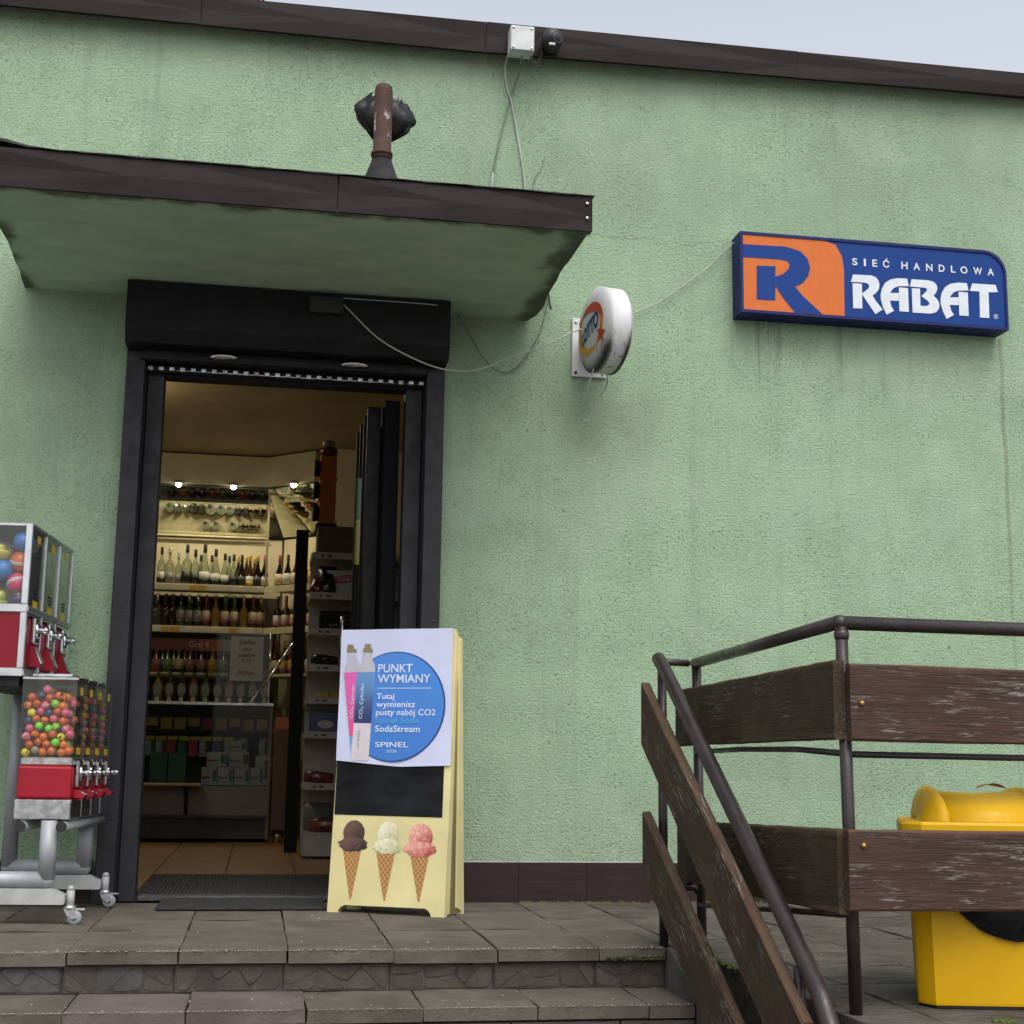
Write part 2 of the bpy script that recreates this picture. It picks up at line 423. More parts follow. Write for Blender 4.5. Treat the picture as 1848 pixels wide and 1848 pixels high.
def slab_mesh(name, w, d, h, seed, rough=.0012, b=.0022):
    """one paving slab, top at z=0, chipped and slightly uneven edges"""
    rnd = random.Random(seed)
    nx, ny = 4, 3
    mb = MB(); v = []
    for ring, (ins, z) in enumerate(((0, -h), (0, -b), (b, 0))):
        pts = []
        for i in range(nx): pts.append((-w/2+ins+(w-2*ins)*i/nx, -d/2+ins))
        for i in range(ny): pts.append((w/2-ins, -d/2+ins+(d-2*ins)*i/ny))
        for i in range(nx): pts.append((w/2-ins-(w-2*ins)*i/nx, d/2-ins))
        for i in range(ny): pts.append((-w/2+ins, d/2-ins-(d-2*ins)*i/ny))
        for p in pts:
            j = rough*(1.6 if ring else .4)
            v.append((p[0]+rnd.uniform(-j, j), p[1]+rnd.uniform(-j, j), z+(rnd.uniform(-j, j)*.5 if ring else 0)))
    n = 2*(nx+ny); f = []
    for r in range(2):
        for k in range(n): f.append((r*n+k, r*n+(k+1) % n, (r+1)*n+(k+1) % n, (r+1)*n+k))
    f.append(list(range(2*n, 3*n))); f.append(list(range(n))[::-1])
    mb.add(v, f); return mb.mesh(name)
def lay(parent, rows, xs, mat, h, seed, gap=.0035, z=0., rough=.0015, pick=None, rowmat=None):
    cache = {}
    for (y0, y1) in rows:
        for x0, x1 in xs:
            w, d = round(x1-x0-gap, 4), round(y1-y0-.010, 4)
            k = (w, d, random.randrange(3))
            mt = pick(x0, y0) if pick else mat
            key = (k, mt.name)
            if key not in cache:
                cache[key] = slab_mesh('slab', w, d, h, seed+len(cache), rough); cache[key].materials.append(mt)
            mobj('slab', cache[key], None, parent, ((x0+x1)/2, (y0+y1)/2, z+random.uniform(-.002, .0015)),
                 (random.uniform(-.003, .003), random.uniform(-.003, .003), random.uniform(-.003, .003)))

plat = MB().box(-6, 1.244, -1.372, .0, -1.15, -.036).build('platform', GROUT); tag(plat, kind='structure')
xs = [(-.48+.2925*i, -.48+.2925*(i+1)) for i in range(-3, 5)]
lay(plat, [(-.30, .02), (-.61, -.30), (-.92, -.61)], xs+[(.9825, 1.243)], SLAB, .035, 11, z=0)
lay(plat, [(-1.40, -.92)], xs+[(.9825, 1.178)], SLAB, .035, 15, z=0)
lay(plat, [(-1.30, -.92)], [(1.178, 1.243)], SLAB, .035, 19, z=0)
# steps going down towards the camera
def voronoi_cells(w, h, n, rnd):
    pts = [(w*(k//2+.5+rnd.uniform(-.32,.32))/(n/2), h*(k%2+.5+rnd.uniform(-.4,.4))/2) for k in range(n)]
    cells = []
    for i, p in enumerate(pts):
        poly = [(0,0),(w,0),(w,h),(0,h)]
        for j, q in enumerate(pts):
            if i == j: continue
            mx, my = (p[0]+q[0])/2, (p[1]+q[1])/2; nx, ny = q[0]-p[0], q[1]-p[1]
            out = []
            for a in range(len(poly)):
                A, B = poly[a], poly[(a+1) % len(poly)]
                da = (A[0]-mx)*nx+(A[1]-my)*ny; db = (B[0]-mx)*nx+(B[1]-my)*ny
                if da <= 0: out.append(A)
                if da*db < 0:
                    t = da/(da-db); out.append((A[0]+(B[0]-A[0])*t, A[1]+(B[1]-A[1])*t))
            poly = out
            if len(poly) < 3: break
        if len(poly) >= 3: cells.append(poly)
    return cells
def shrink(poly, d):
    cx = sum(p[0] for p in poly)/len(poly); cy = sum(p[1] for p in poly)/len(poly)
    out = []
    for x, y in poly:
        L = math.hypot(x-cx, y-cy); k = max(.2, (L-d)/L) if L > 0 else 1
        out.append((cx+(x-cx)*k, cy+(y-cy)*k))
    return out
rnd = random.Random(5)
for i in range(9):
    zt = -.112*(i+1); yb = -1.372-.30*i; yf = yb-.30
    last = 1.178
    st = MB().box(-6, last, yf+.016, yb, -1.15, zt-.036).build('step', GROUT); tag(st, kind='structure')
    off = (0, -.045, -.11, .04)[i % 4]
    sx = [(-.48+.30*k+off+.03, -.48+.30*(k+1)+off+.03) for k in range(-2, 5)]
    sx = [(a, min(b, last)) for a, b in sx if a < last-.05]
    if sx[-1][1] < last-.02: sx.append((sx[-1][1], last))
    def pick(x0, y0, i=i): return SLABR if (i == 0 and -.45 < x0 < .1) else SLAB
    lay(st, [(yf-.012, yb+.002)], sx, SLAB, .034, 31+i, z=zt, pick=pick)
    if i < 2:
        # riser above this tread: cast stone facing, in panels with irregular stones
        rz0, rz1 = zt+.002, zt+.112-.040
        ry = yb+.0 
        px = [(-.49+.2925*k, -.49+.2925*(k+1)) for k in range(-2, 6)]
        for a, b in px:
            b = min(b, last)
            if b-a < .04: continue
            rp = MB().box(a+.003, b-.003, ry-.006, ry+.01, rz0, rz1).build('riser_panel', RJOINT, st)
            for c in voronoi_cells(b-a-.008, rz1-rz0-.004, 6, rnd):
                c = shrink(c, .0014)
                for _ in range(2):
                    c = [q for i_ in range(len(c)) for q in ((c[i_][0]*.8+c[(i_+1)%len(c)][0]*.2, c[i_][1]*.8+c[(i_+1)%len(c)][1]*.2), (c[i_][0]*.2+c[(i_+1)%len(c)][0]*.8, c[i_][1]*.2+c[(i_+1)%len(c)][1]*.8))]
                if len(c) < 3: continue
                mb = MB(); n = len(c); c2 = shrink(c, .003)
                ar = sum(c[q][0]*c[(q+1)%n][1]-c[(q+1)%n][0]*c[q][1] for q in range(n))
                if ar > 0: c = c[::-1]; c2 = c2[::-1]
                dd = rnd.uniform(.001, .003)
                v = [(a+.004+x, ry-.004, rz0+.002+z) for x, z in c]+[(a+.004+x, ry-.006-dd, rz0+.002+z) for x, z in c2]
                mb.add(v, [list(range(n, 2*n))[::-1]]+[(q, (q+1) % n, n+(q+1) % n, n+q)[::-1] for q in range(n)])
                mb.build('stone', STONEB if (a < -.4 and rnd.random() < .7) else STONE, rp)
# terrace at the right
ter = MB().box(1.245, 9, -2.80, .0, -1.15, -.036).build('terrace', GROUT); tag(ter, kind='structure')
rows = [(-.305*(k+1)+.02, -.305*k+.02) for k in range(9)]
xt = [(1.245, 1.415)]+[(1.415+.30*k, 1.415+.30*(k+1)) for k in range(8)]
lay(ter, rows, xt, SLABG, .034, 77, gap=.005)
# sloping concrete cheek beside the stairs
ck = MB().prism([(-1.374,-1.15),(-1.374,-.037),(-1.374,-.004),(-1.42,-.004),(-4.3,-1.02),(-4.3,-1.15)], 1.181, 1.243, 'x').build('stair_cheek', CONC)
tag(ck, kind='structure')

# ------------------------------------------------------------------ shop building
bld = empty('shop_building', (0,0,0), label='single storey shop with rough mint green stucco walls and brown roof edge', cat='building')
WX0, WX1 = -.56, .668          # door opening
wall = MB()
wall.box(-6, WX0, 0, .30, -1.15, 3.50)
wall.box(WX1, 9, 0, .30, -1.15, 3.50)
wall.box(WX0, WX1, 0, .30, 2.12, 3.50)
wall.build('front_wall', STUCCO, bld)
# interior shell (z of floor just under tiles)
MB().box(-2.6, -2.5, .30, 5.4, -.2, 2.8).build('inner_wall', CREAM, bld)
MB().box(1.4, 1.5, .30, 5.4, -.2, 2.8).build('inner_wall', CREAM, bld)
MB().box(-2.5, 1.4, 5.32, 5.4, -.2, 2.8).build('inner_wall', CREAM, bld)
MB().box(.36, 1.4, 4.50, 4.56, 0, 2.7).build('inner_wall', CREAM, bld)
MB().box(-2.6, 1.5, .30, 5.4, 2.70, 2.80).build('ceiling', CEIL, bld)
MB().box(-6, 9, .05, 6, 3.50, 3.53).build('roof_deck', GROUT, bld)
# plinth tiles along the wall base
pl = MB().box(.67, 9, -.008, -.001, -.03, .150).build('plinth', plain('plinth_grout', (.10,.09,.085), .9), bld)
MB().box(.67, 9, -.013, -.0085, .1475, .152).build('trim', plain('pale_trim', (.42,.40,.36), .6), pl)
tm = {}
for k in range(12):
    x0 = .67 if k == 0 else .993+.262*(k-1); x1 = .993+.262*k
    if k > 0: x0, x1 = .993+.2655*(k-1), .993+.2655*k
    MB().bbox(x0+.001, x1-.001, -.014, -.0085, .0, .146, .001).build('tile', PLINTH, pl)
pl2 = MB().box(-3, -.57, -.008, -.001, -.03, .150).build('plinth', bpy.data.materials['plinth_grout'], bld)
for k in range(7):
    MB().bbox(-.571-.2655*(k+1)+.001, -.571-.2655*k-.001, -.014, -.0085, .0, .146, .001).build('tile', PLINTH, pl2)

def buckled(name, x0, x1, zb0, zb1, zt0, zt1, y, parent, seed, amp=.007):
    """sheet metal fascia panel, dented along crossing creases"""
    r = random.Random(seed); L = x1-x0
    fb = lambda t: zb0+(zb1-zb0)*t
    ft = lambda t: zt0+(zt1-zt0)*t
    a, b, c = r.uniform(.28, .42), r.uniform(.5, .62), r.uniform(.72, .85)
    P = [(0,0,0),(a,0,-.4*amp),(c,0,.5*amp),(1,0,0), (0,1,0),(b,1,.3*amp),(1,1,0),
         (0,.55,amp*.7),(.5*(a+b),.5,-amp*.9),(1,.45,amp*.6)]
    v = []
    for t, s, d in P: v.append((x0+L*t, y+d, fb(t)+(ft(t)-fb(t))*s))
    F = [(0,1,8),(0,8,7),(1,2,8),(2,9,8),(2,3,9),(7,8,4),(4,8,5),(5,8,9),(5,9,6)]
    mb = MB().add(v, F)
    # folded back thickness: bottom lip and top return
    mb.add([(x0,y,fb(0)),(x1,y,fb(1)),(x1,y+.02,fb(1)+.002),(x0,y+.02,fb(0)+.002)], [(0,3,2,1)])
    mb.add([(x0,y,ft(0)),(x1,y,ft(1)),(x1,y+.15,ft(1)+.01),(x0,y+.15,ft(0)+.01)], [(0,1,2,3)])
    return mb.build(name, FASCIA, parent)
rf = MB().box(-6, 9, -.06, -.002, 3.468, 3.50).build('roof_edge', FASCIA, bld)
zb = lambda x: 3.401+.0174*max(0, x-.9)
zt = lambda x: 3.530+.0062*x
cuts = [-6, -3.9, -1.95, .0-.35, .80, 2.15, 3.9, 6.4, 9]
for k in range(len(cuts)-1):
    a, b = cuts[k]+.001, cuts[k+1]-.001
    off = .0 if k % 2 else .003
    buckled('fascia_panel', a, b, zb(a), zb(b), zt(a), zt(b), -.080-off, rf, 60+k)
# thin bracket standing on the roof edge
wb = MB(); wb.tube([(-.135,-.03,3.50),(-.125,-.05,3.62),(-.12,-.05,3.75)], .009, 8); wb.tube([(-.105,-.05,3.50),(-.12,-.05,3.62)], .006, 8)
tag(wb.build('aerial_mast', CABLEB), 'thin dark mast foot sticking up from the roof edge', 'mast')

# canopy
cn = MB()
CX0, CX1, CY, SZ = -.965, 1.036, -1.015, 2.288
# slab with a slightly wavy, crumbled right end
prof = []
nseg = 14
for i in range(nseg+1):
    t = i/nseg; y = CY+(0-CY)*t
    bow = .014*math.sin(math.pi*min(1, t*1.15))**1.0
    prof.append((CX1-.004-bow+random.uniform(-.004, .004)-(.03*max(0, t-.9)*10), y))
left = [(CX0+.006+.02*math.sin(math.pi*t/10)+random.uniform(-.003, .003), CY+(0-CY)*t/10) for t in range(11)]
poly = prof + left[::-1]
cn.prism(poly, SZ, 2.385, 'z')
cn.build('canopy_slab', SOFFIT, bld)
cf = MB().box(CX0, CX1, CY-.004, CY+.02, SZ+.02, 2.38).build('canopy_edge', FASCIA, bld)
cz = lambda x: 2.409-.0045*(x-1.0)
for k, (a, b) in enumerate(((-2.0, -1.42), (-.966, .178), (.182, CX1))):
    if k == 0: continue
    buckled('fascia_panel', a, b, SZ-.001, SZ-.001, cz(a), cz(b), CY-.012, cf, 90+k, .007)
MB().add([(CX1, CY-.012, SZ), (CX1, CY+.05, SZ+.004), (CX1, CY+.05, cz(1)), (CX1, CY-.012, cz(1))], [(0,1,2,3)]).build('end_flap', FASCIA, cf)
for z in (2.385, 2.333): MB().lathe([(.0001,-.003),(.005,-.003),(.006,0)], 10, (CX1-.018, CY-.0125, z), 'y').build('rivet', ALU, cf)
# ragged roofing felt on top of the canopy
ft = MB(); v = []; n = 60
for i in range(n+1):
    x = CX0-.004+(CX1-CX0+.012)*i/n
    lift = .016*math.exp(-((x+.90)/.08)**2)
    v += [(x, CY-.018+random.uniform(-.002, .002), cz(x)+.001+random.uniform(-.001, .0025)+lift), (x, 0, cz(x)+.012), (x, CY-.016+random.uniform(-.002,.002), cz(x)+.006+lift*1.4), ]
f = []
for i in range(n):
    a = 3*i; b = 3*(i+1)
    f += [(a, b, b+2, a+2), (a+2, b+2, b+1, a+1)]
ft.add(v, f).build('roofing_felt', plain('roofing_felt', (.014,.014,.014), .9), bld)

# plastic covered rusty vent pipe standing on the canopy
vp = empty('vent_pipe', (.327, -.925, 2.415), label='rusty vent pipe with flared base standing on the canopy', cat='pipe')
MB().lathe([(.034,.105),(.0335,.13),(.031,.133),(.031,.352),(.029,.372),(.020,.38),(.0001,.381)], 20).build('pipe', RUST, vp)
MB().lathe([(.085,-.005),(.055,.045),(.034,.105)], 20).build('flared_base', plain('weathered_steel', (.025,.023,.025), .7, .0, var=.4, spec=.2), vp)
MB().lathe([(.031,.122),(.037,.122),(.037,.134),(.031,.134)], 20).build('collar', RUST, vp)
MB().lathe([(.0001,-.0305),(.005,-.0305),(.005,-.03)], 8, (.004,0,.335), 'y').build('rivet_hole', BLACKP, vp)
# crumpled bag behind the pipe
rb = random.Random(4); bgm = MB(); NA, NV = 44, 10; v = []
ridge = [rb.uniform(-1, 1) for _ in range(NA)]
for j in range(NV+1):
    t = j/NV
    for k in range(NA):
        a = 2*math.pi*k/NA
        env = (.30+.70*math.sin(math.pi*.5*min(1, t*1.5)))*(1-.42*max(0, t-.62)/.38)
        fold = .055*math.sin(a*9+t*2.5+1)+.05*math.sin(a*5-t*4)+.035*math.sin(a*17+t*3)+.03*ridge[(k+j*3) % NA]
        r = env*(1+fold)
        z = -.080+.150*t+.007*math.sin(a*7+t*5)
        if j >= NV-1: z += .030*max(0, ridge[k])*(j-NV+2)*.5-.010; r *= 1+.16*ridge[(k*7) % NA]
        v.append((.104*r*math.cos(a), .050*r*math.sin(a), z))
f = [(j*NA+k, j*NA+(k+1)%NA, (j+1)*NA+(k+1)%NA, (j+1)*NA+k) for j in range(NV) for k in range(NA)]
f.append(list(range(NA))[::-1])
bgm.add(v, f, True)
FILM = plain('thin_black_film', (.004,.004,.005), .26, var=.1, spec=.35, bump=.5, bscale=45)
bg_ = bgm.build('plastic_bag', FILM, None, (.340, -.845, 2.712), (0, rad(10), 0))
tag(bg_, 'crumpled black plastic bag tied behind the rusty vent pipe', 'bag')

# ------------------------------------------------------------------ door set: shutter box, rails, frame
sb = MB().prism([(-.20,2.282),(-.20,2.098),(-.17,2.052),(-.04,2.052),(0-.002,2.06),(0-.002,2.282)], -.556, .664, 'x').build('shutter_box', SHUT, bld)
MB().bbox(.118, .248, -.232, -.2005, 2.195, 2.262, .006).build('receiver_box', BLACKP, sb)
MB().bbox(-.502, .585, -.085, -.03, 2.012, 2.051, .003).build('end_slat', SHUT, sb)
for x in (-.193, .307):
    MB().lathe([(.0001,-.004),(.024,-.003),(.032,0),(.030,.002)], 18, (0,0,0), 'z', mtx=Matrix.Rotation(rad(-35), 4, 'X') @ Matrix.Diagonal((1.8,.55,1,1))).build('stop_plate', CHROME, sb, (x, -.094, 2.030))
for a, b in ((-.556, -.487), (.592, .664)):
    r_ = MB().bbox(a, b, -.062, .02, .0, 2.051, .003).build('shutter_rail', ANTH, bld)
    for z in (.30, 1.05, 1.75):
        MB().lathe([(.0001,-.001),(.0055,-.001),(.006,.0)], 10, ((a+b)/2+.012, -.0625, z), 'y').build('screw_hole', BLACKP, r_)
fr = MB().bbox(-.482, -.418, .03, .12, 0, 2.05, .003).build('door_jamb', ANTH, bld)
fr2 = MB().bbox(.520, .587, .03, .12, 0, 2.05, .003).build('door_jamb', ANTH, bld)
MB().bbox(-.417, .519, .04, .12, 1.980, 2.05, .003).build('door_lintel', ANTH, bld)
MB().bbox(-.50, -.483, .0, .28, 0, 2.05, .002).build('reveal', SHUT, bld)
MB().bbox(.588, .604, .0, .28, 0, 2.05, .002).build('reveal', SHUT, bld)
ths = MB().bbox(-.418, .52, .10, .19, -.004, .014, .003).build('threshold', plain('worn_threshold', (.10,.10,.10), .45, .5, var=.25, scale=20), bld)
# strip curtain hanger rail (comb of steel clips)
CLIPM = plain('clip_steel', (.42,.43,.44), .42, 1., var=.4, scale=20)
hr = empty('curtain_hanger_rail', (0, 0, 0), label='steel comb rail of small clips across the top of the doorway', cat='rail')
MB().bbox(-.492, .592, -.012, -.004, 1.983, 2.008, .001).build('rail', SHUT, hr)
MB().tube([(-.492,-.018,1.990),(.592,-.018,1.990)], .0028, 6).build('rod', CHROME, hr)
for i in range(27):
    x = -.470+i*.0402
    MB().bbox(x-.010, x+.010, -.022, -.013, 1.988-.002*(i % 3 == 0), 2.003, .0015).build('clip', CLIPM, hr)
    
# open door leaf folded back into the shop
dl = empty('door_leaf', (.478, .13, .012), (0,0,rad(93.0)), label='dark metal door leaf standing open inside the doorway on the right', cat='door')
L_ = .92
LEAFB = plain('door_leaf_black', (.007,.007,.009), .7, var=.1, spec=.08, rvar=.02)
MB().bbox(0, .075, -.03, .03, 0, 1.945, .003).build('stile', LEAFB, dl)
MB().bbox(L_-.075, L_, -.03, .03, 0, 1.945, .003).build('stile', LEAFB, dl)
MB().bbox(.076, L_-.076, -.028, .028, 1.86, 1.944, .003).build('top_rail', ANTH, dl)
MB().bbox(.076, L_-.076, -.028, .028, .001, .14, .003).build('bottom_rail', ANTH, dl)
MB().box(.076, L_-.076, -.004, .004, .141, 1.859).build('door_panel', LEAFB, dl)
for k in range(4):
    x = .10+.155*k
    MB().bbox(x, x+.03, .032, .088-.004*k, .16, 1.94, .003).build('security_bar', plain('glossy_black', (.008,.008,.009), .5, spec=.15, var=.1) if k == 0 else bpy.data.materials['glossy_black'], dl)
MB().tube([(L_-.04,.03,.95),(L_-.04,.08,.95),(L_-.04,.08,1.15),(L_-.04,.03,1.15)], .009, 8).build('handle', CHROME, dl)
pn = MB(); N = 8; v = []
for i in range(N+1):
    t = i/N; v += [(0+.33*t, .004*math.sin(t*9), 0), (.33*t, .004*math.sin(t*9+1), .43)]
pn.add(v, [(2*i, 2*i+2, 2*i+3, 2*i+1) for i in range(N)])
pn.add([(a, b-.002, c) for a, b, c in v], [(2*i+1, 2*i+3, 2*i+2, 2*i) for i in range(N)])
nm, nnt, nb = nmat('notice_print'); T = NT(nnt); Z = T.sep(T.coord())[2]
T.l(T.mix(T.rng(Z, .22, .225), (.42,.37,.10), (.12,.20,.10)), nb.inputs['Base Color']); nb.inputs['Roughness'].default_value = .35
po = pn.build('door_notice', nm, None, (.366, .505, 1.335), (0,0,rad(8)))
po.scale = (.19, 1, .86)
tag(po, 'yellow and green paper notice hung on the open door leaf', 'notice')

# ------------------------------------------------------------------ text helper
def text_obj(name, body, mat, parent, loc, rot, width=None, height=None, size=.05, bold=.0, spacing=1.0, align='LEFT'):
    cu = bpy.data.curves.new('txt', 'FONT'); cu.body = body; cu.size = 1.0; cu.offset = bold; cu.space_character = spacing
    cu.fill_mode = 'FRONT'; cu.resolution_u = 4
    tmp = bpy.data.objects.new('txt', cu); COL.objects.link(tmp)
    dg = bpy.context.evaluated_depsgraph_get(); dg.update()
    me = bpy.data.meshes.new_from_object(tmp.evaluated_get(dg))
    bpy.data.objects.remove(tmp); bpy.data.curves.remove(cu)
    xs_ = [v.co.x for v in me.vertices]; ys_ = [v.co.y for v in me.vertices]
    x0, x1, y0, y1 = min(xs_), max(xs_), min(ys_), max(ys_)
    sx = width/(x1-x0) if width else None; sy = height/(y1-y0) if height else None
    sx = sx or sy or size; sy = sy or sx
    for v in me.vertices: v.co = Vector(((v.co.x-x0)*sx, 0, (v.co.y-y0)*sy))
    me.name = name; me.materials.clear(); me.materials.append(mat)
    return mobj(name, me, None, parent, loc, rot)
def poly_obj(name, poly, mat, parent, y=0., loc=(0,0,0)):
    n = len(poly); ar = sum(poly[i][0]*poly[(i+1)%n][1]-poly[(i+1)%n][0]*poly[i][1] for i in range(n))
    if ar < 0: poly = poly[::-1]
    return MB().add([(a, y, b) for a, b in poly], [list(range(n))]).build(name, mat, parent, loc)

# ------------------------------------------------------------------ RABAT light box
SIGN = dict(
R1=[(0.4904,0.1964),(0.5703,0.1987),(0.591,0.1924),(0.6035,0.1783),(0.607,0.1594),(0.6032,0.1409),(0.5911,0.1241),(0.5745,0.1106),(0.5877,0.0888),(0.6175,0.0532),(0.5849,0.0306),(0.5593,0.0673),(0.5373,0.0998),(0.5267,0.1149),(0.5475,0.1323),(0.5594,0.1432),(0.5611,0.1538),(0.553,0.1623),(0.5392,0.1645),(0.4802,0.1638)],
R2=[(0.4875,0.1589),(0.5289,0.1583),(0.5276,0.0515),(0.4876,0.0496)],
A1=[(0.6343,0.0313),(0.6192,0.0647),(0.611,0.0959),(0.6108,0.1186),(0.6172,0.1441),(0.632,0.1703),(0.6557,0.1867),(0.6886,0.195),(0.7315,0.1959),(0.7378,0.1634),(0.692,0.16),(0.6708,0.1512),(0.6587,0.1366),(0.6528,0.1276),(0.6919,0.1304),(0.6907,0.0956),(0.6508,0.0942),(0.6564,0.0696),(0.6678,0.0508)],
A2=[(0.6928,0.1551),(0.7338,0.1548),(0.7338,0.0508),(0.6919,0.0507)],
B1=[(0.7516,0.1951),(0.8242,0.1958),(0.8498,0.1908),(0.8634,0.178),(0.866,0.1607),(0.8597,0.1446),(0.8474,0.1286),(0.8642,0.1147),(0.8728,0.0952),(0.8701,0.0753),(0.8563,0.0575),(0.8302,0.0498),(0.7509,0.0488),(0.7501,0.1551),(0.7875,0.1564),(0.787,0.081),(0.8151,0.082),(0.8256,0.0882),(0.8274,0.0966),(0.8184,0.1069),(0.7924,0.1238),(0.8152,0.146),(0.8203,0.1556),(0.8111,0.1618),(0.742,0.1623)],
T1=[(1.0247,0.1966),(1.1318,0.1974),(1.1408,0.1657),(1.0977,0.1626),(1.0962,0.0488),(1.0536,0.0482),(1.0564,0.1633),(1.0128,0.1625)],
orange=[(0.010,0.3350),(0.3714,0.3350),(0.4168,0.3214),(0.4442,0.2721),(0.4516,0.2101),(0.4486,0.0135),(0.010,0.0135)],
logo=[(0.010,0.2925),(0.1937,0.2961),(0.2615,0.2809),(0.2927,0.2492),(0.3032,0.2126),(0.2933,0.1757),(0.2698,0.1424),(0.2355,0.1242),(0.2686,0.0861),(0.3517,0.0145),(0.2308,0.0145),(0.1781,0.0774),(0.1508,0.1203),(0.1474,0.0584),(0.0678,0.0584),(0.0702,0.2042),(0.1524,0.207),(0.1493,0.1617),(0.1857,0.1768),(0.2088,0.2011),(0.2126,0.2205),(0.2015,0.2344),(0.1586,0.2379),(0.010,0.2361)])
SG = empty('shop_sign', (1.873, -.11, 2.353), label='long blue light box sign reading RABAT with orange letter R emblem', cat='sign')
BLUE = flat('sign_blue', (.010,.042,.19), .5, .12); BLUED = plain('sign_case_blue', (.008,.014,.10), .5, var=.1, spec=.2)
ORNG = flat('sign_orange', (.53,.135,.032), .5, .15); WHT = flat('sign_white', (.56,.60,.64), .45)
def rr(x0, x1, z0, z1, r, n=8):
    return [(x0,z0),(x1,z0)]+[(x1-r+r*math.cos(rad(90)*k/n), z1-r+r*math.sin(rad(90)*k/n)) for k in range(n+1)]+[(x0,z1)]
W_, H_ = 1.182, .348
outer = rr(0, W_, 0, H_, .10); inner = rr(.011, W_-.011, .012, H_-.012, .09)
cs = MB(); n = len(outer)
v = [(a,0,b) for a,b in outer]+[(a,.109,b) for a,b in outer]+[(a,0,b) for a,b in inner]+[(a,.006,b) for a,b in inner]
cs.add(v, [(i,n+i,n+(i+1)%n,(i+1)%n) for i in range(n)]+[(i,(i+1)%n,2*n+(i+1)%n,2*n+i) for i in range(n)]+[(2*n+i,2*n+(i+1)%n,3*n+(i+1)%n,3*n+i) for i in range(n)]+[list(range(n,2*n))])
cs.build('case', BLUED, SG)
face = poly_obj('face_panel', inner, BLUE, SG, .0055)
poly_obj('orange_field', SIGN['orange'], ORNG, face, .0040)
poly_obj('letter_emblem', SIGN['logo'], BLUE, face, .0028)
for k in ('R1','R2','A1','A2','B1','T1'): poly_obj('lettering', SIGN[k], WHT, face, .0036)
for k in ('A1','A2'): poly_obj('lettering', [(.9020+(x-.6343)*1.014, z) for x, z in SIGN[k]], WHT, face, .0036)
for ch, a, b in (('S',205,255),('I',315,335),('E',397,442),('Ć',497,557),('H',672,732),('A',787,850),('N',908,970),('D',1030,1087),('L',1147,1190),('O',1240,1307),('W',1365,1450),('A',1503,1565)):
    text_obj('lettering', ch, WHT, face, (.4883+(a-205)*.0004693,.0036,.2375), (0,0,0), width=(b-a)*.0004693, height=.041 if ch == 'Ć' else .0315, bold=.02)
text_obj('lettering', '®', WHT, face, (1.116,.0036,.047), (0,0,0), height=.021)

# ------------------------------------------------------------------ round LOTTO light box on its bracket
lt = empty('round_sign', (1.268, -.25, 2.188), label='round white lottery light box with dirty rim fixed edge-on to the wall', cat='sign')
dm, dnt, db = nmat('dirty_white_plastic'); T = NT(dnt); co = T.coord(); X, Y, Z = T.sep(co)
f = T.noise(T.coord((1,1,1)), 9, 6, .7); f2 = T.noise(T.coord((3,3,.7)), 14, 5, .7)
col = T.ramp(T.noise(co, 5, 4), (.3,(.50,.50,.50)), (.7,(.60,.60,.61)))
# algae along the seams towards the underside
low = T.rng(T.math('ADD', Z, T.math('MULTIPLY', T.math('SUBTRACT', f, .5), .12)), -.120, -.02, 1, 0)
ax = T.math('ABSOLUTE', T.math('ADD', T.math('MULTIPLY', X, math.cos(rad(9.4))), T.math('MULTIPLY', Y, math.sin(rad(9.4)))))
seam = T.math('MAXIMUM', T.rng(T.math('ABSOLUTE', T.math('SUBTRACT', ax, .042)), .0, .022, 1, 0), T.math('MULTIPLY', T.rng(f2, .56, .66), .8))
col = T.mix(T.math('MULTIPLY', T.math('MULTIPLY', low, seam), .92), col, (.03,.028,.015))
low2 = T.rng(T.math('ADD', Z, T.math('MULTIPLY', T.math('SUBTRACT', T.noise(co, 38, 5, .7), .5), .10)), -.115, -.055, 1, 0)
sm2 = T.rng(T.math('ABSOLUTE', T.math('SUBTRACT', ax, .040)), .004, .020, 1, 0)
col = T.mix(T.math('MULTIPLY', T.math('MULTIPLY', low2, sm2), .95), col, (.020,.018,.010))
col = T.mix(T.math('MULTIPLY', T.rng(T.noise(T.coord((4,4,1)), 16, 5, .7), .55, .63), T.rng(Z, -.13, .0, .8, 0)), col, (.10,.09,.065))
col = T.mix(T.math('MULTIPLY', T.rng(f2, .56, .7), T.rng(Z, -.12, .06, .5, 0)), col, (.2,.18,.15))
col = T.mix(T.math('MULTIPLY', T.rng(T.math('ABSOLUTE', T.math('SUBTRACT', ax, .0395)), .0, .0022, 1, 0), .8), col, (.06,.055,.045))
T.l(col, db.inputs['Base Color']); db.inputs['Roughness'].default_value = .45
R_ = .170
rotm = Matrix.Rotation(rad(9.4), 4, 'Z')
disc = MB().lathe([(.0001,-.066),(.07,-.065),(.12,-.061),(.150,-.053),(.166,-.043),(R_,-.040),(R_-.002,-.0385),(R_-.002,.0385),(R_,.040),(.166,.043),(.150,.053),(.12,.061),(.07,.065),(.0001,.066)], 48, (0,0,0), 'x', mtx=rotm).build('case', dm, lt)
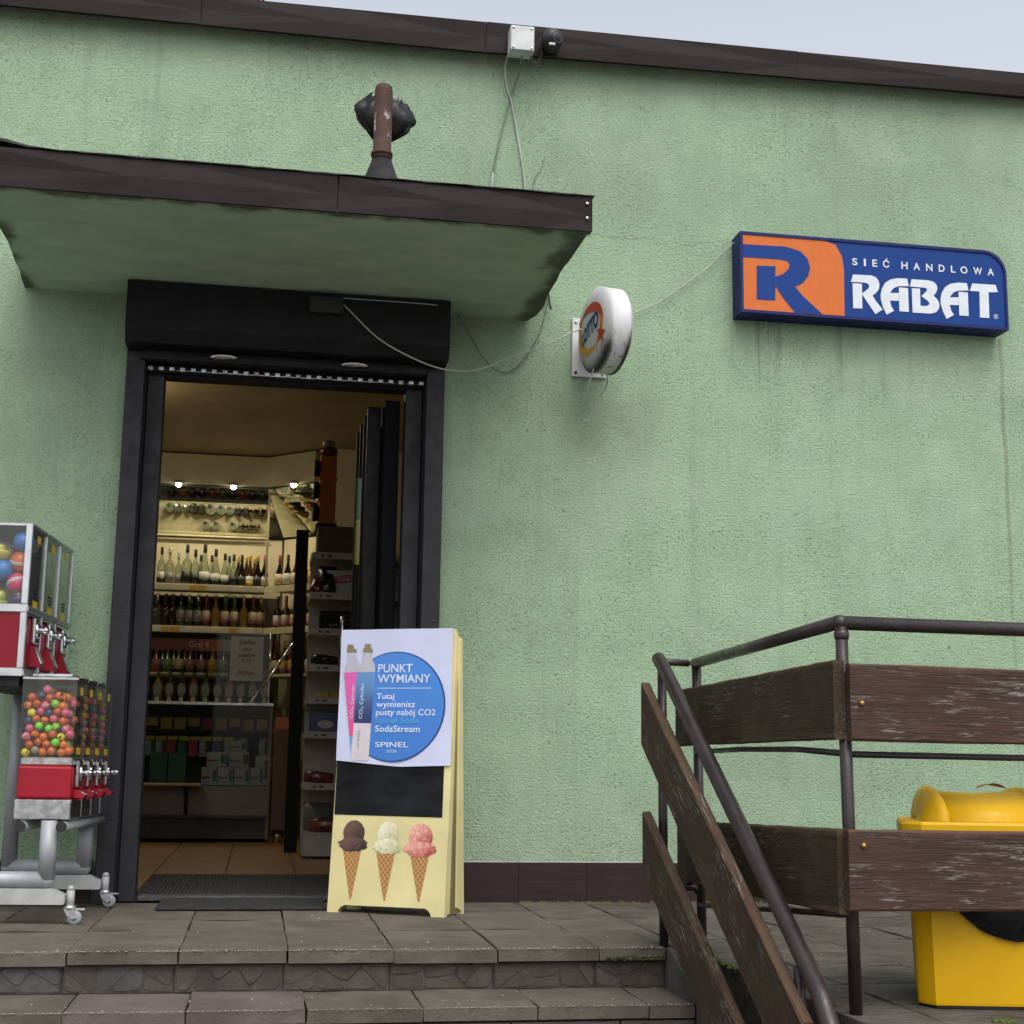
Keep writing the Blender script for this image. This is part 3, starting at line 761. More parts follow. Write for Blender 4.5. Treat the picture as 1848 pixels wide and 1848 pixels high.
# printed emblem on the side that faces the camera (local x = -, y along wall normal)
LY, LO, LR, LB = flat('lotto_yellow', (.62,.36,.03)), flat('lotto_orange', (.60,.22,.02)), flat('lotto_red', (.42,.055,.02)), flat('lotto_blue', (.02,.06,.17))
def on_disc(name, pts, mat, lift):
    # pts (s,z): s>0 towards the street; placed just off the domed face
    v = []
    for s_, z in pts:
        r = math.hypot(s_, z); t = min(1, r/.16)
        x = -.066+.013*t**2.2-lift
        v.append(tuple((rotm @ Vector((x, -s_, z)))))
    n = len(pts); ar = sum(pts[i][0]*pts[(i+1)%n][1]-pts[(i+1)%n][0]*pts[i][1] for i in range(n))
    idx = list(range(n)) if ar > 0 else list(range(n))[::-1]
    return MB().add(v, [idx]).build(name, mat, disc)
def ring(a0, a1, ro, ri, ca, sq, tilt, n=24):
    o, i_ = [], []
    for k in range(n+1):
        t = rad(a0+(a1-a0)*k/n); u = k/n
        w = math.sin(math.pi*min(1, max(0, u*.92+.06)))
        for lst, rr_ in ((o, ro), (i_, ro-(ro-ri)*w)):
            x, z = rr_*math.cos(t), rr_*sq*math.sin(t)
            lst.append((x*math.cos(tilt)-z*math.sin(tilt)+ca[0], x*math.sin(tilt)+z*math.cos(tilt)+ca[1]))
    return o+i_[::-1]
def strip(name, mat, pts, lift):
    n = len(pts)//2; v = []; 
    for s_, z in pts:
        r = math.hypot(s_, z); t = min(1, r/.16); x = -.066+.013*t**2.2-lift
        v.append(tuple(rotm @ Vector((x, -s_, z))))
    f = [(i, i+1, 2*n-2-i, 2*n-1-i) for i in range(n-1)]
    return MB().add(v, f).build(name, mat, disc)
strip('emblem', LY, ring(120, 300, .125, .085, (0,0), .78, .25), .0022)
strip('emblem', LO, ring(-75, 60, .123, .095, (0,0), .78, .25), .0022)
strip('emblem', LR, ring(-5, 128, .125, .080, (0,0), .80, .25), .0032)
star = [(.105+(.035 if k % 2 == 0 else .014)*math.sin(k*math.pi/5+.2), -.045+(.045 if k % 2 == 0 else .018)*math.cos(k*math.pi/5+.2)) for k in range(10)]
on_disc('star', star, LR, .0034)
star2 = [(-.110+(.028 if k % 2 == 0 else .011)*math.sin(k*math.pi/5), .052+(.036 if k % 2 == 0 else .014)*math.cos(k*math.pi/5)) for k in range(10)]
on_disc('star', star2, LY, .0036)
def arc_letters():
    tx = text_obj('lettering', 'LOTTO', LB, disc, (0,0,0), (0,0,0), width=.185, height=.062, bold=.05)
    for v in tx.data.vertices:
        s_, z = v.co.x-.0925, v.co.z-.031
        z *= (.85+.35*(s_+.09)/.18)
        a = .42; s2, z2 = s_*math.cos(a)-z*math.sin(a)*.4, s_*math.sin(a)*.75+z
        r = math.hypot(s2, z2); t = min(1, r/.16); x = -.066+.013*t**2.2-.0030
        v.co = rotm @ Vector((x, -s2, z2))
arc_letters()
MB().box(-.052, .052, .165, .232, -.03, .03).build('arm', STEELW, lt)
bp = MB().bbox(-.081, .062, .236, .249, -.124, .122, .002).build('wall_plate', STEELW, lt)
for dx, dz in ((-.066, .104), (-.066, -.108), (.045, -.110)):
    MB().lathe([(.0001,-.005),(.006,-.004),(.0065,0)], 10, (dx, .2355, dz), 'y').build('bolt', ALU if dz != -.108 else BLACKP, bp)
# cables
def cable(pts, r, mat, label, k=6):
    tag(MB().tube(smooth_path(pts, k), r*.72, 6).build('cable', mat), label, 'cable')
cable([(1.222,-.26,2.036),(1.204,-.24,1.968),(1.189,-.20,1.90),(1.196,-.16,1.856),(1.220,-.15,1.853),(1.253,-.16,1.915),(1.293,-.18,1.996),(1.27,-.22,2.045)], .0042, CABLEW, 'pale cable hanging in a loop below the round sign')
cable([(.154,-.215,2.258),(.20,-.215,2.256),(.25,-.212,2.235),(.381,-.21,2.116),(.511,-.208,2.047),(.64,-.205,2.007),(.769,-.2,2.013),(.899,-.2,2.072),(1.03,-.2,2.125),(1.174,-.19,2.204),(1.25,-.15,2.21)], .0042, CABLEW, 'pale cable sagging from shutter box across to the round sign')
cable([(.16,-.21,2.262),(.35,-.212,2.262),(.55,-.21,2.262),(.68,-.18,2.266)], .003, CABLEW, 'thin pale cable running straight along the top of the shutter box')
cable([(.675,-.16,2.270),(.700,-.06,2.300),(.759,-.02,2.217),(.828,-.02,2.107),(.896,-.02,2.061),(.964,-.02,2.092),(1.042,-.02,2.213),(1.075,-.02,2.332),(1.078,-.02,2.39),(1.06,-.02,2.42)], .0035, CABLEG, 'green painted cable drooping below the right end of the canopy')
cable([(1.30,-.12,2.24),(1.38,-.02,2.315),(1.453,-.02,2.351),(1.552,-.02,2.401),(1.671,-.02,2.493),(1.767,-.02,2.572),(1.83,-.02,2.64),(1.875,-.03,2.682)], .0035, CABLEW, 'pale cable running from the round sign up to the blue sign')
cable([(.922,-.12,3.49),(.906,-.12,3.48),(.893,-.10,3.40),(.890,-.03,3.36),(.905,-.010,3.28),(.920,-.01,3.236),(.943,-.01,3.12),(.965,-.01,2.995),(.985,-.01,2.852),(.99,-.01,2.7),(.985,-.02,2.44)], .0052, CABLEW, 'pale cable running from grey junction box down the wall to the canopy')
cable([(.945,-.12,3.385),(.944,-.05,3.33),(.935,-.010,3.30),(.915,-.008,3.23),(.872,-.008,3.036),(.85,-.008,2.90)], .0042, CABLEG, 'wall coloured cable slanting down left from the junction box')
cable([(.850,-.012,2.905),(.846,-.014,2.86),(.842,-.014,2.80),(.84,-.014,2.44)], .0048, CABLEW, 'short white cable end rising from behind the canopy')
cable([(1.015,-.0,2.60),(1.02,-.006,2.87),(1.05,-.005,2.94),(1.066,-.005,3.00)], .0022, CABLEG, 'thin dark wire climbing the wall beside the canopy')
cable([(.978,-.12,3.392),(.985,-.12,3.365),(1.005,-.12,3.352),(1.02,-.12,3.372),(1.028,-.12,3.41),(1.02,-.12,3.46),(1.03,-.11,3.47)], .0035, CABLEB, 'black cable looping from the junction box to the dome camera')
cable([(1.000,-.122,3.350),(1.008,-.125,3.333),(1.014,-.12,3.342),(1.006,-.117,3.350)], .003, CABLEB, 'small black cable knot hanging under the roof edge')
cable([(1.062,-.03,2.42),(1.082,-.03,2.40),(1.088,-.028,2.36),(1.095,-.03,2.335)], .006, CABLEB, 'short black cable stub under the right end of the canopy')

jb = empty('junction_box', (.940, -.135, 3.437), label='grey square electrical junction box on the brown roof edge', cat='junction box')
MB().bbox(-.05, .05, -.02, .05, -.055, .055, .006, 2).build('box', GREYBOX, jb)
MB().bbox(-.048, .048, -.026, -.0205, -.053, .053, .002).build('lid', GREYBOX, jb)
for a in (-.038, .038):
    for b in (-.043, .043): MB().lathe([(.0001,-.003),(.005,-.003),(.006,0)], 10, (a, -.0265, b), 'y').build('screw', ALU, jb)
dc = empty('dome_camera', (1.066, -.135, 3.452), label='black ball security camera beside the grey junction box on roof edge', cat='camera')
MB().lathe([(.042,.0),(.043,.02),(.036,.045)], 20, (-.0,0,0), 'y').build('mount', BLACKP, dc)
cb_ = MB().ball((0,0,0), .044, 24, 14).build('ball', BLACKP, dc, (0,-.01,0))
MB().lathe([(.023,-.0385),(.026,-.040),(.0285,-.034)], 20, (0,0,0), 'y', mtx=Matrix.Rotation(rad(25), 4, 'Z') @ Matrix.Rotation(rad(8),4,'X')).build('lens_ring', plain('camera_trim', (.03,.03,.032), .3), cb_)
MB().lathe([(.0001,-.0372),(.018,-.0378),(.0235,-.0380)], 20, (0,0,0), 'y', mtx=Matrix.Rotation(rad(25), 4, 'Z') @ Matrix.Rotation(rad(8),4,'X')).build('lens', plain('lens_glass', (.006,.006,.008), .1), cb_)
MB().bbox(-.020, .006, -.046, -.038, -.043, -.033, .001).build('label_plate', GREYBOX, dc)

# ------------------------------------------------------------------ A-frame pavement sign
ab = empty('pavement_sign', (.26, -.353, 0), (0,0,rad(-27.34)), label='pale yellow A-frame sign with poster, chalkboard and three ice cream cones', cat='pavement sign')
th = rad(4.13)
BW, BH = .432, .985
def bpoly():
    p = [(.0,0),(.040,0),(.042,.010),(.050,.020),(.064,.0265)]
    p += [(.360,.0265),(.372,.021),(.381,.010),(.384,0),(BW,0),(BW-.008,BH),(.004,BH)]
    return p
fp = MB().prism(bpoly(), 0, .026, 'y').build('front_panel', BOARDY, ab, (0,0,0), (-th,0,0))
MB().prism([(.001,.002),(.050,.012),(.018,.965),(.001,.975)], BW-.0075, BW-.0005, 'x').build('side_edge', BOARDY, fp, (.0008,0,0))
bpn = MB().prism([(x+.012, z*.975) for x, z in bpoly()], -.026, 0, 'y').build('back_panel', BOARDY, ab, (0,.168,0), (th,0,0))
MB().prism([(-.0,.004),(-.072,.030),(-.020,.945),(-.0,.952)], BW+.004, BW+.0115, 'x').build('side_edge', BOARDY, bpn)
for x in (.03, BW-.03): MB().tube([(x-.012,.084,.962),(x+.025,.084,.962)], .009, 10).build('hinge', plain('dull_steel', (.2,.2,.2), .5, .6) if x < .1 else bpy.data.materials['dull_steel'], ab)
poly_obj('chalkboard', [(.003,.56),(.407,.56),(.409,.330),(.0045,.3315)], CHALK, fp, -.0015)
WAF = waffle_mat()
scs = [scoop_mat('chocolate_print', (.13,.065,.048), (.012,.006,.005)), scoop_mat('vanilla_print', (.70,.68,.50), (.40,.38,.20)), scoop_mat('strawberry_print', (.70,.36,.28), (.34,.04,.04))]
def blob(cx, cz, rx, rz, n, amp, seed, lo=.0):
    r = random.Random(seed)
    return [(cx+rx*math.cos(2*math.pi*k/n)*(1+r.uniform(-amp, amp)), cz+rz*math.sin(2*math.pi*k/n)*(1+r.uniform(-amp, amp))) for k in range(n)]
for k, (cx, tip, xl, xr, zc, sc_x0, sc_x1, stop) in enumerate(((.0805,.0472,.0457,.1153,.214,.0289,.138,.3131), (.2065,.0471,.1721,.2417,.209,.1595,.2643,.3119), (.333,.0474,.2985,.3677,.204,.2741,.3916,.3087))):
    ic = poly_obj('ice_cream_cone', [(xl, zc), ((xl+xr)/2-.002+.004, tip), ((xl+xr)/2+.007, tip+.001), (xr, zc)], WAF, fp, -.0015)
    sx0, sx1 = sc_x0, sc_x1; mx = (sx0+sx1)/2
    poly_obj('skirt', blob(mx, zc+.018, (sx1-sx0)/2, .025, 38, .11, 40+k), scs[k], ic, -.0025)
    poly_obj('scoop', blob(mx+.001, (zc+.012+stop)/2, (sx1-sx0)*.37, (stop-zc-.012)/2, 34, .02, 50+k), scs[k], ic, -.0021)
# paper poster taped over the top
ps = MB(); nx, nz = 14, 14; v = []
def ppos(u, w):
    x0 = -.010+.010*(1-w); x1 = .417+.015*(1-w)
    zb_ = .519-.019*min(1, u/.55)+.006*max(0, (u-.55)/.45); 
    x = x0+(x1-x0)*u; z = zb_+(.987-zb_)*w
    y = -.0042-.0014*math.sin(u*9+w*3)*math.sin(w*7+1)-.0012*(1-w)**4*(1+math.sin(u*8))-.006*max(0, u-.9)*10*max(0, w-.8)
    return (x, y, z)
for j in range(nz+1):
    for i in range(nx+1): v.append(ppos(i/nx, j/nz))
ps.add(v, [(j*(nx+1)+i, j*(nx+1)+i+1, (j+1)*(nx+1)+i+1, (j+1)*(nx+1)+i) for j in range(nz) for i in range(nx)], True)
pst = ps.build('poster', PAPER, None, (.26, -.353, 0)); pst.rotation_euler = (Matrix.Rotation(rad(-27.34), 3, 'Z') @ Matrix.Rotation(-th, 3, 'X')).to_euler()
tag(pst, 'white paper poster with blue disc and gas cylinders taped to the pavement sign', 'poster')
PB = grad_mat('poster_blue', (.035,.16,.50), (.045,.19,.55), .52, .9); PD = flat('poster_navy', (.012,.05,.21)); PW = flat('poster_white', (.56,.63,.76)); PC = flat('poster_light_blue', (.09,.32,.62))
PK = grad_mat('poster_pink', (.60,.06,.22), (.62,.09,.36), .6, .83); PG = flat('cylinder_grey', (.42,.41,.46)); PBR = flat('valve_brass', (.22,.17,.10)); PN = grad_mat('cylinder_blue', (.010,.025,.11), (.10,.24,.48), .66, .83); PX = flat('cylinder_white', (.55,.50,.54))
def pl_poly(name, pts, mat, lift, parent=None): return poly_obj(name, pts, mat, parent or pst, -.0076-lift*.8)
cx_, cz_, ra = .2115, .7105, .1945
pl_poly('disc', [(max(.070, cx_+.1925*math.cos(2*math.pi*k/48)), cz_+.1945*math.sin(2*math.pi*k/48)) for k in range(48)], PD, 0)
pl_poly('disc', [(max(.070, cx_-.002+.1885*math.cos(2*math.pi*k/48)), cz_+.1905*math.sin(2*math.pi*k/48)) for k in range(48)], PB, .0006)
pl_poly('cylinder_picture', [(.0232,.8682),(.0146,.85),(.0117,.8303),(.058,.5275),(.070,.86),(.0534,.8831),(.0514,.9029),(.0208,.9032)], PG, .0010)
pl_poly('cylinder_picture', [(.0117,.8303),(.0477,.6047),(.060,.6047),(.065,.834)], PK, .0014)
pl_poly('cylinder_picture', [(.0477,.6047),(.0545,.553),(.060,.6047)], PC, .0015)
pl_poly('cylinder_picture', [(.0189,.9323),(.0409,.932),(.0429,.9182),(.0536,.9151),(.0543,.9044),(.0174,.9048),(.0175,.9185)], PBR, .0014)
pl_poly('cylinder_picture', [(.082,.903),(.082,.8859),(.0773,.8677),(.0648,.8497),(.0605,.8255),(.0608,.651),(.059,.5225),(.065,.5186),(.120,.519),(.1258,.5225),(.1277,.65),(.132,.8371),(.1282,.8613),(.1149,.8826),(.1136,.9023)], PG, .0018)
pl_poly('cylinder_picture', [(.0606,.8315),(.0608,.651),(.1277,.6496),(.1317,.8326)], PN, .0022)
pl_poly('cylinder_picture', [(.0608,.651),(.059,.5225),(.065,.5186),(.120,.519),(.1258,.5225),(.1277,.6496)], PX, .0022)
pl_poly('cylinder_picture', [(.0855,.9336),(.1084,.9333),(.1093,.919),(.1168,.9144),(.1174,.9038),(.0808,.9041),(.0806,.9178),(.0863,.9208)], PBR, .0022)
def ptext(s, x, z, w, h, mat=PW, bold=.010, rot=0.):
    text_obj('lettering', s, mat, pst, (x, -.0100, z), (0, rot, 0), width=w, height=h, bold=bold)
ptext('PUNKT', .1430, .8300, .1315, .0300); ptext('WYMIANY', .1435, .7930, .2005, .0300)
pl_poly('rule', [(.142,.7735),(.3485,.7735),(.3485,.7755),(.142,.7755)], PW, .0012)
ptext('Tutaj', .1430, .7290, .0680, .0270); ptext('wymienisz', .1440, .7000, .1480, .0270)
ptext('pusty nabój CO2', .1440, .6712, .2250, .0290); ptext('Spinel Soda', .1450, .6445, .1620, .0270, PC); ptext('SodaStream', .1445, .6200, .1690, .0225)
ptext('SPINEL', .1480, .5668, .1260, .0180); ptext('SODA', .1930, .5482, .0380, .0095, PW, .0)
for a, b in ((.1442, .1857), (.2365, .2806)): pl_poly('rule', [(a,.5555),(b,.5555),(b,.5566),(a,.5566)], PC, .0012)
ptext('CO₂ Cylinder', .0960, .6660, .128, .0170, PW, .0, -math.pi/2)
ptext('SPINEL', .0870, .5640, .066, .0085, flat('print_grey', (.22,.21,.27)), .0, -math.pi/2)
ptext('CO₂ Cylinder', .0590, .6680, .122, .0150, PW, .0, -math.pi/2)

# ------------------------------------------------------------------ railings
WOOD1 = wood_mat('weathered_brown_board', (.027,.0130,.0085), (.062,.031,.0205), (.28,.265,.245), .0, .68)
WOOD2 = wood_mat('dark_brown_board', (.020,.013,.008), (.048,.029,.016), (.22,.21,.19), .35, .45)
WOOD3 = wood_mat('peeling_stair_board', (.026,.0145,.0090), (.060,.034,.0215), (.28,.26,.23), .35, .68)
def plank(name, p0, p1, h, t, mat, parent, end_plumb=True, seed=0):
    """board from p0 to p1 (centre of the back face line), h = vertical height, t = thickness"""
    p0, p1 = Vector(p0), Vector(p1); d = p1-p0; L = d.length
    yaw = math.atan2(d.y, d.x); pitch = math.asin(d.z/L); r = random.Random(seed)
    hp = h*math.cos(pitch); sh = math.tan(pitch)
    n = 24; v = []; f = []
    b = .004
    sec = [(-t/2, -hp/2+b), (-t/2+b, -hp/2), (t/2-b, -hp/2), (t/2, -hp/2+b), (t/2, hp/2-b), (t/2-b, hp/2), (-t/2+b, hp/2), (-t/2, hp/2-b)]
    for i in range(n+1):
        x = L*i/n
        for (yy, zz) in sec:
            jx = -zz*sh*(-1 if end_plumb else 0) if i in (0, n) else (zz*sh if end_plumb else 0)
            v.append((x+jx, yy+r.uniform(-.0006, .0006), zz+(r.uniform(-.0012, .0012))))
    m = len(sec)
    for i in range(n):
        for k in range(m): f.append((i*m+k, (i+1)*m+k, (i+1)*m+(k+1) % m, i*m+(k+1) % m))
    f.append(list(range(m))); f.append(list(range(n*m, (n+1)*m))[::-1])
    o = MB().add(v, f).build(name, mat, parent, p0)
    o.rotation_euler = (Matrix.Rotation(yaw, 3, 'Z') @ Matrix.Rotation(-pitch, 3, 'Y')).to_euler()
    return o
A, B, C = (1.186, -1.335), (1.308, -1.30), (1.272, -2.530)
tr = empty('terrace_railing', (C[0], C[1], 0), label='brown tubular railing with weathered wide boards enclosing the terrace', cat='railing')
tx = lambda p: (p[0]-C[0], p[1]-C[1], p[2])
MB().tube([tx((B[0]+.008, B[1], -.05)), tx((B[0]-.004, B[1], .825))], .0142, 14).build('post', TUBEBR, tr)
for x in (C[0], C[0]+1.55):
    MB().tube([tx((x, C[1], -.05)), tx((x-.012, C[1], .82))], .0140, 14).build('post', TUBEBR, tr)
    MB().lathe([(.0145,0),(.0165,.006),(.0165,.014),(.0145,.02)], 14, tx((x-.0115, C[1], .792))).build('collar', TUBEBR, tr)
tp = [tx((A[0]-.008, A[1], .822)), tx((B[0]-.03, B[1], .822)), tx((B[0]-.004, B[1]-.03, .824)), tx((C[0]-.020, C[1]+.02, .831)), tx((C[0]+.01, C[1], .829)), tx((C[0]+3.2, C[1], .815))]
MB().tube(tp[:2], .0105, 12).build('link_bar', TUBEBR, tr)
MB().tube([tx((B[0]-.006, B[1]+.008, .823)), tx((C[0]-.014, C[1], .831))], .0158, 14).build('top_rail', TUBEBR, tr)
MB().tube([tx((C[0]-.016, C[1], .829)), tx((C[0]+3.2, C[1], .812))], .0158, 14).build('top_rail', TUBEBR, tr)
MB().ball(tx((C[0]-.014, C[1], .830)), .0165).build('rail_joint', TUBEBR, tr)
MB().tube([tx((B[0]-.01, B[1]-.02, .556)), tx((1.285,-1.75,.560)), tx((1.278,-2.2,.556)), tx((C[0]-.006, C[1], .543))], .0075, 10).build('mid_rod', TUBEBR, tr)
MB().tube([tx((C[0], C[1], .542)), tx((C[0]+3.2, C[1], .525))], .0075, 10).build('mid_rod', TUBEBR, tr)
MB().tube([tx((B[0], B[1], .110)), tx((C[0], C[1], .203))], .0075, 10).build('low_rod', TUBEBR, tr)
MB().tube([tx((A[0], A[1], .165)), tx((B[0]-.02, B[1], .162)), tx((B[0], B[1], .148))], .0120, 10).build('low_link', TUBEBR, tr)
plank('plank', tx((1.284,-1.185,.660)), tx((1.244,-2.548,.660)), .172, .026, WOOD2, tr, seed=1)
plank('plank', tx((1.284,-1.195,.262)), tx((1.244,-2.548,.294)), .178, .026, WOOD2, tr, seed=2)
plank('plank', tx((1.259,-2.561,.654)), tx((4.4,-2.561,.629)), .166, .026, WOOD1, tr, seed=3)
plank('plank', tx((1.246,-2.561,.299)), tx((4.4,-2.561,.285)), .168, .026, WOOD1, tr, seed=4)
GOLD = plain('brass_bolt', (.45,.24,.07), .35, .8, var=.2)
for x, z in ((1.284,.651),(1.279,.350)):
    MB().lathe([(.0001,-.007),(.004,-.0065),(.006,-.003),(.0065,.0)], 12, tx((x, -2.5745, z)), 'y').build('bolt', GOLD, tr)
sr = empty('stair_railing', (A[0], A[1], 0), label='brown pipe handrail with two peeling boards sloping down the stairs', cat='railing')
ta = lambda p: (p[0]-A[0], p[1]-A[1], p[2])
MB().tube([ta((A[0]+.003, A[1], -.06)), ta((A[0], A[1], .815))], .0135, 14).build('post', TUBEBR, sr)
MB().tube([ta((1.178,-1.325,.832))]+[ta(p) for p in smooth_path([(1.178,-1.36,.815),(1.178,-1.9,.475),(1.178,-2.48,.105),(1.178,-2.60,.010),(1.178,-2.66,-.09),(1.178,-2.70,-.30),(1.178,-2.71,-.70)], 5)], .0205, 16).build('handrail', TUBEBR, sr)
MB().tube([ta((1.178,-2.45,.09)), ta((1.178,-2.45,-.60))], .0135, 12).build('post', TUBEBR, sr)
plank('plank', ta((1.143,-1.305,.667)), ta((1.143,-2.585,-.100)), .188, .028, WOOD3, sr, seed=5)
plank('plank', ta((1.143,-1.318,.291)), ta((1.143,-2.72,-.485)), .178, .028, WOOD3, sr, seed=6)

# ------------------------------------------------------------------ yellow grit bin behind the railing
bn = empty('grit_bin', (1.478, -2.478, 0), (0,0,rad(-11)), label='yellow plastic bin with rounded lid standing behind the terrace railing', cat='bin')
FOOT = [(.0,.0),(.262,.0),(.285,.040),(.262,.30),(.245,.315),(.055,.315),(.030,.30),(-.024,.052),(-.028,.042),(-.026,.034),(-.018,.022)]
def bring(off, z):
    cx_, cy_ = .135, .155; out = []
    for x, y in FOOT:
        L = math.hypot(x-cx_, y-cy_); out.append((x+(x-cx_)/L*off, y+(y-cy_)/L*off, z))
    return out
def loft(rings, smooth=False, cap=True):
    n = len(rings[0]); v = [p for r in rings for p in r]; f = []
    for i in range(len(rings)-1):
        for k in range(n): f.append((i*n+k, i*n+(k+1)%n, (i+1)*n+(k+1)%n, (i+1)*n+k))
    mb = MB().add(v, f, smooth)
    if cap: mb.f += [list(range(n))[::-1], [(len(rings)-1)*n+k for k in range(n)]]; mb.sm += [False, False]
    return mb
loft([bring(-.006, .0), bring(-.006, .006)]).build('foot_rim', BLACKP, bn)
loft([bring(-.001, .0065), bring(.0, .012), bring(.014, .363)]).build('body', YELLOW, bn)
lid = loft([bring(.036, .364), bring(.040, .369), bring(.040, .392), bring(.034, .398)]).build('lid_rim', YELLOW, bn)
def arch_solid(stations, n=14, shear=0.):
    rows = []
    for q_, (x, z, y0, y1) in enumerate(stations):
        r = []; z += .002; sh_ = shear*(1-q_/(len(stations)-1)) if shear > 0 else shear*q_/(len(stations)-1)
        for i in range(n+1):
            a = math.pi*i/n
            yy_ = (y0+y1)/2-(y1-y0)/2*math.cos(a); r.append((x+sh_*yy_, yy_, (.3985+(z-.3985)*math.sin(a)**.8)))
        rows.append(r)
    m = n+1; v = [p for r in rows for p in r]; f = []
    for i in range(len(rows)-1):
        for k in range(m-1): f.append((i*m+k, (i+1)*m+k, (i+1)*m+k+1, i*m+k+1))
    mb = MB().add(v, f, True); mb.f += [list(range(m)), list(range((len(rows)-1)*m, len(rows)*m))[::-1]]; mb.sm += [False, False]; return mb
Y0_, Y1_ = -.018, .33
arch_solid([(-.022,.388,.05,Y1_-.03), (-.018,.412,.035,Y1_-.02), (-.009,.438,.018,Y1_-.01), (.002,.458,.004,Y1_), (.014,.470,-.008,Y1_), (.024,.474,Y0_,Y1_), (.032,.472,Y0_,Y1_), (.038,.464,Y0_,Y1_), (.041,.455,Y0_+.004,Y1_-.004)], shear=.20).build('lid_rib', YELLOW, lid)
arch_solid([(.0405,.462,Y0_+.006,Y1_-.006), (.14,.458,Y0_+.006,Y1_-.006), (.2415,.462,Y0_+.006,Y1_-.006)]).build('lid_dome', YELLOW, lid)
arch_solid([(.242,.455,Y0_+.004,Y1_-.004), (.250,.472,Y0_,Y1_), (.262,.468,Y0_,Y1_), (.285,.430,.03,Y1_-.02), (.295,.390,.06,Y1_-.04)], shear=-.12).build('lid_rib', YELLOW, lid)
# bin liner drooping out of the front
bl = MB(); v = []; n = 22; m = 7
for i in range(n+1):
    u = i/n; x = 1.520+.26*u
    dep = .085*math.sin(math.pi*(.05+.9*u))**.8
    for j in range(m+1):
        w = j/m; z = .285-w*(.055+dep)+.0012*math.sin(i*.9+j); bulge = .018*math.sin(math.pi*min(1,w*1.05))+.004*math.sin(i*2.3+j*1.1)
        v.append((x, -2.484-.194*(x-1.478)-.014*(z/.36)-.004-bulge, z))
bl.add(v, [(i*(m+1)+j, (i+1)*(m+1)+j, (i+1)*(m+1)+j+1, i*(m+1)+j+1) for i in range(n) for j in range(m)], True)
tag(bl.build('bin_liner', FILM), 'black plastic bin liner drooping over the front of the yellow bin', 'bag')
lf = MB().add([(1.66,-2.34,.469),(1.69,-2.37,.483),(1.72,-2.35,.480),(1.75,-2.33,.470),(1.71,-2.31,.478),(1.68,-2.32,.477)], [(0,1,5),(1,2,4,5),(2,3,4)])
tag(lf.build('dry_leaf', plain('dry_leaf_brown', (.22,.09,.02), .7)), 'curled brown dry leaf lying on the lid of the yellow bin', 'leaf')

# ------------------------------------------------------------------ vending machines on a wheeled stand
VR = rad(-5.1)
vst = empty('vending_stand', (-.66, -.735, 0), (0,0,VR), label='grey tubular stand on castors carrying the red vending machines', cat='stand')
# local: x to the right (machine fronts face +x), y into the wall direction
for y, xl, xr_ in ((.02, -.30, .022), (.585, -.235, .022)):
    t = .0265
    # mitred U: bottom bar, right pole to lower tray, left pole to upper tray
    MB().tube([(xl, y, .80), (xl, y, .135)], t, 18).build('upright', SILVER, vst)
    MB().tube([(xl, y, .135), (xr_, y, .135)], t*.995, 18).build('cross_tube', SILVER, vst)
    MB().tube([(xr_, y, .135), (xr_, y, .318)], t, 18).build('upright', SILVER, vst)
    for q in (xl, xr_): MB().ball((q, y, .135), t*1.0, 18, 12).build('elbow', SILVER, vst)
    fb_ = MB().prism([(xl-.16,.062),(.085,.062),(.088,.068),(.088,.090),(.040,.110),(xl-.16,.110)], y-.024, y+.024, 'y').build('foot_beam', SILVERD, vst)
    cs_ = MB().tube([(.101, y, .050), (.101, y, .105)], .0125, 14)
    cs_.lathe([(.0125,.105),(.010,.115),(.003,.119),(.0001,.119)], 14, (.101, y, 0))
    st_ = cs_.build('castor_stem', SILVERD, vst)
    MB().lathe([(.019,.047),(.020,.050),(.020,.056),(.016,.060)], 16, (.101, y, 0)).build('swivel', ALU, st_)
    ctr = (.118, y-.004, .0225)
    wh = MB().lathe([(.0085,-.009),(.020,-.009),(.0225,-.006),(.0225,.006),(.020,.009),(.0085,.009)], 22, ctr, 'y').build('castor_wheel', plain('grey_rubber', (.22,.24,.26), .6) if 'grey_rubber' not in bpy.data.materials else bpy.data.materials['grey_rubber'], vst)
    MB().lathe([(.0001,-.0105),(.0085,-.0105),(.0085,.0105),(.0001,.0105)], 14, ctr, 'y').build('hub', ALU, wh)
    fk = MB()
    for s in (-1, 1): fk.prism([(.085,.050),(.115,.050),(.126,.022),(.112,.018),(.095,.030)], y-.004+s*.0115, y-.004+s*.0135, 'y')
    fk.build('fork', ALU, st_)
    MB().bbox(.118, .150, y-.012, y+.006, .044, .050, .001).build('brake_pedal', ALU, st_)
for x in (-.060, .066):
    MB().tube([(x, -.012, .300), (x, .615, .300)], .0155, 14).build('tray_tube', SILVER, vst)
    MB().tube([(x, -.020, .300), (x, -.011, .300)], .0165, 14).build('end_cap', BLACKP, vst)
MB().box(-.29, -.10, .0, .62, .735, .765).build('upper_tray', SHUT, vst)

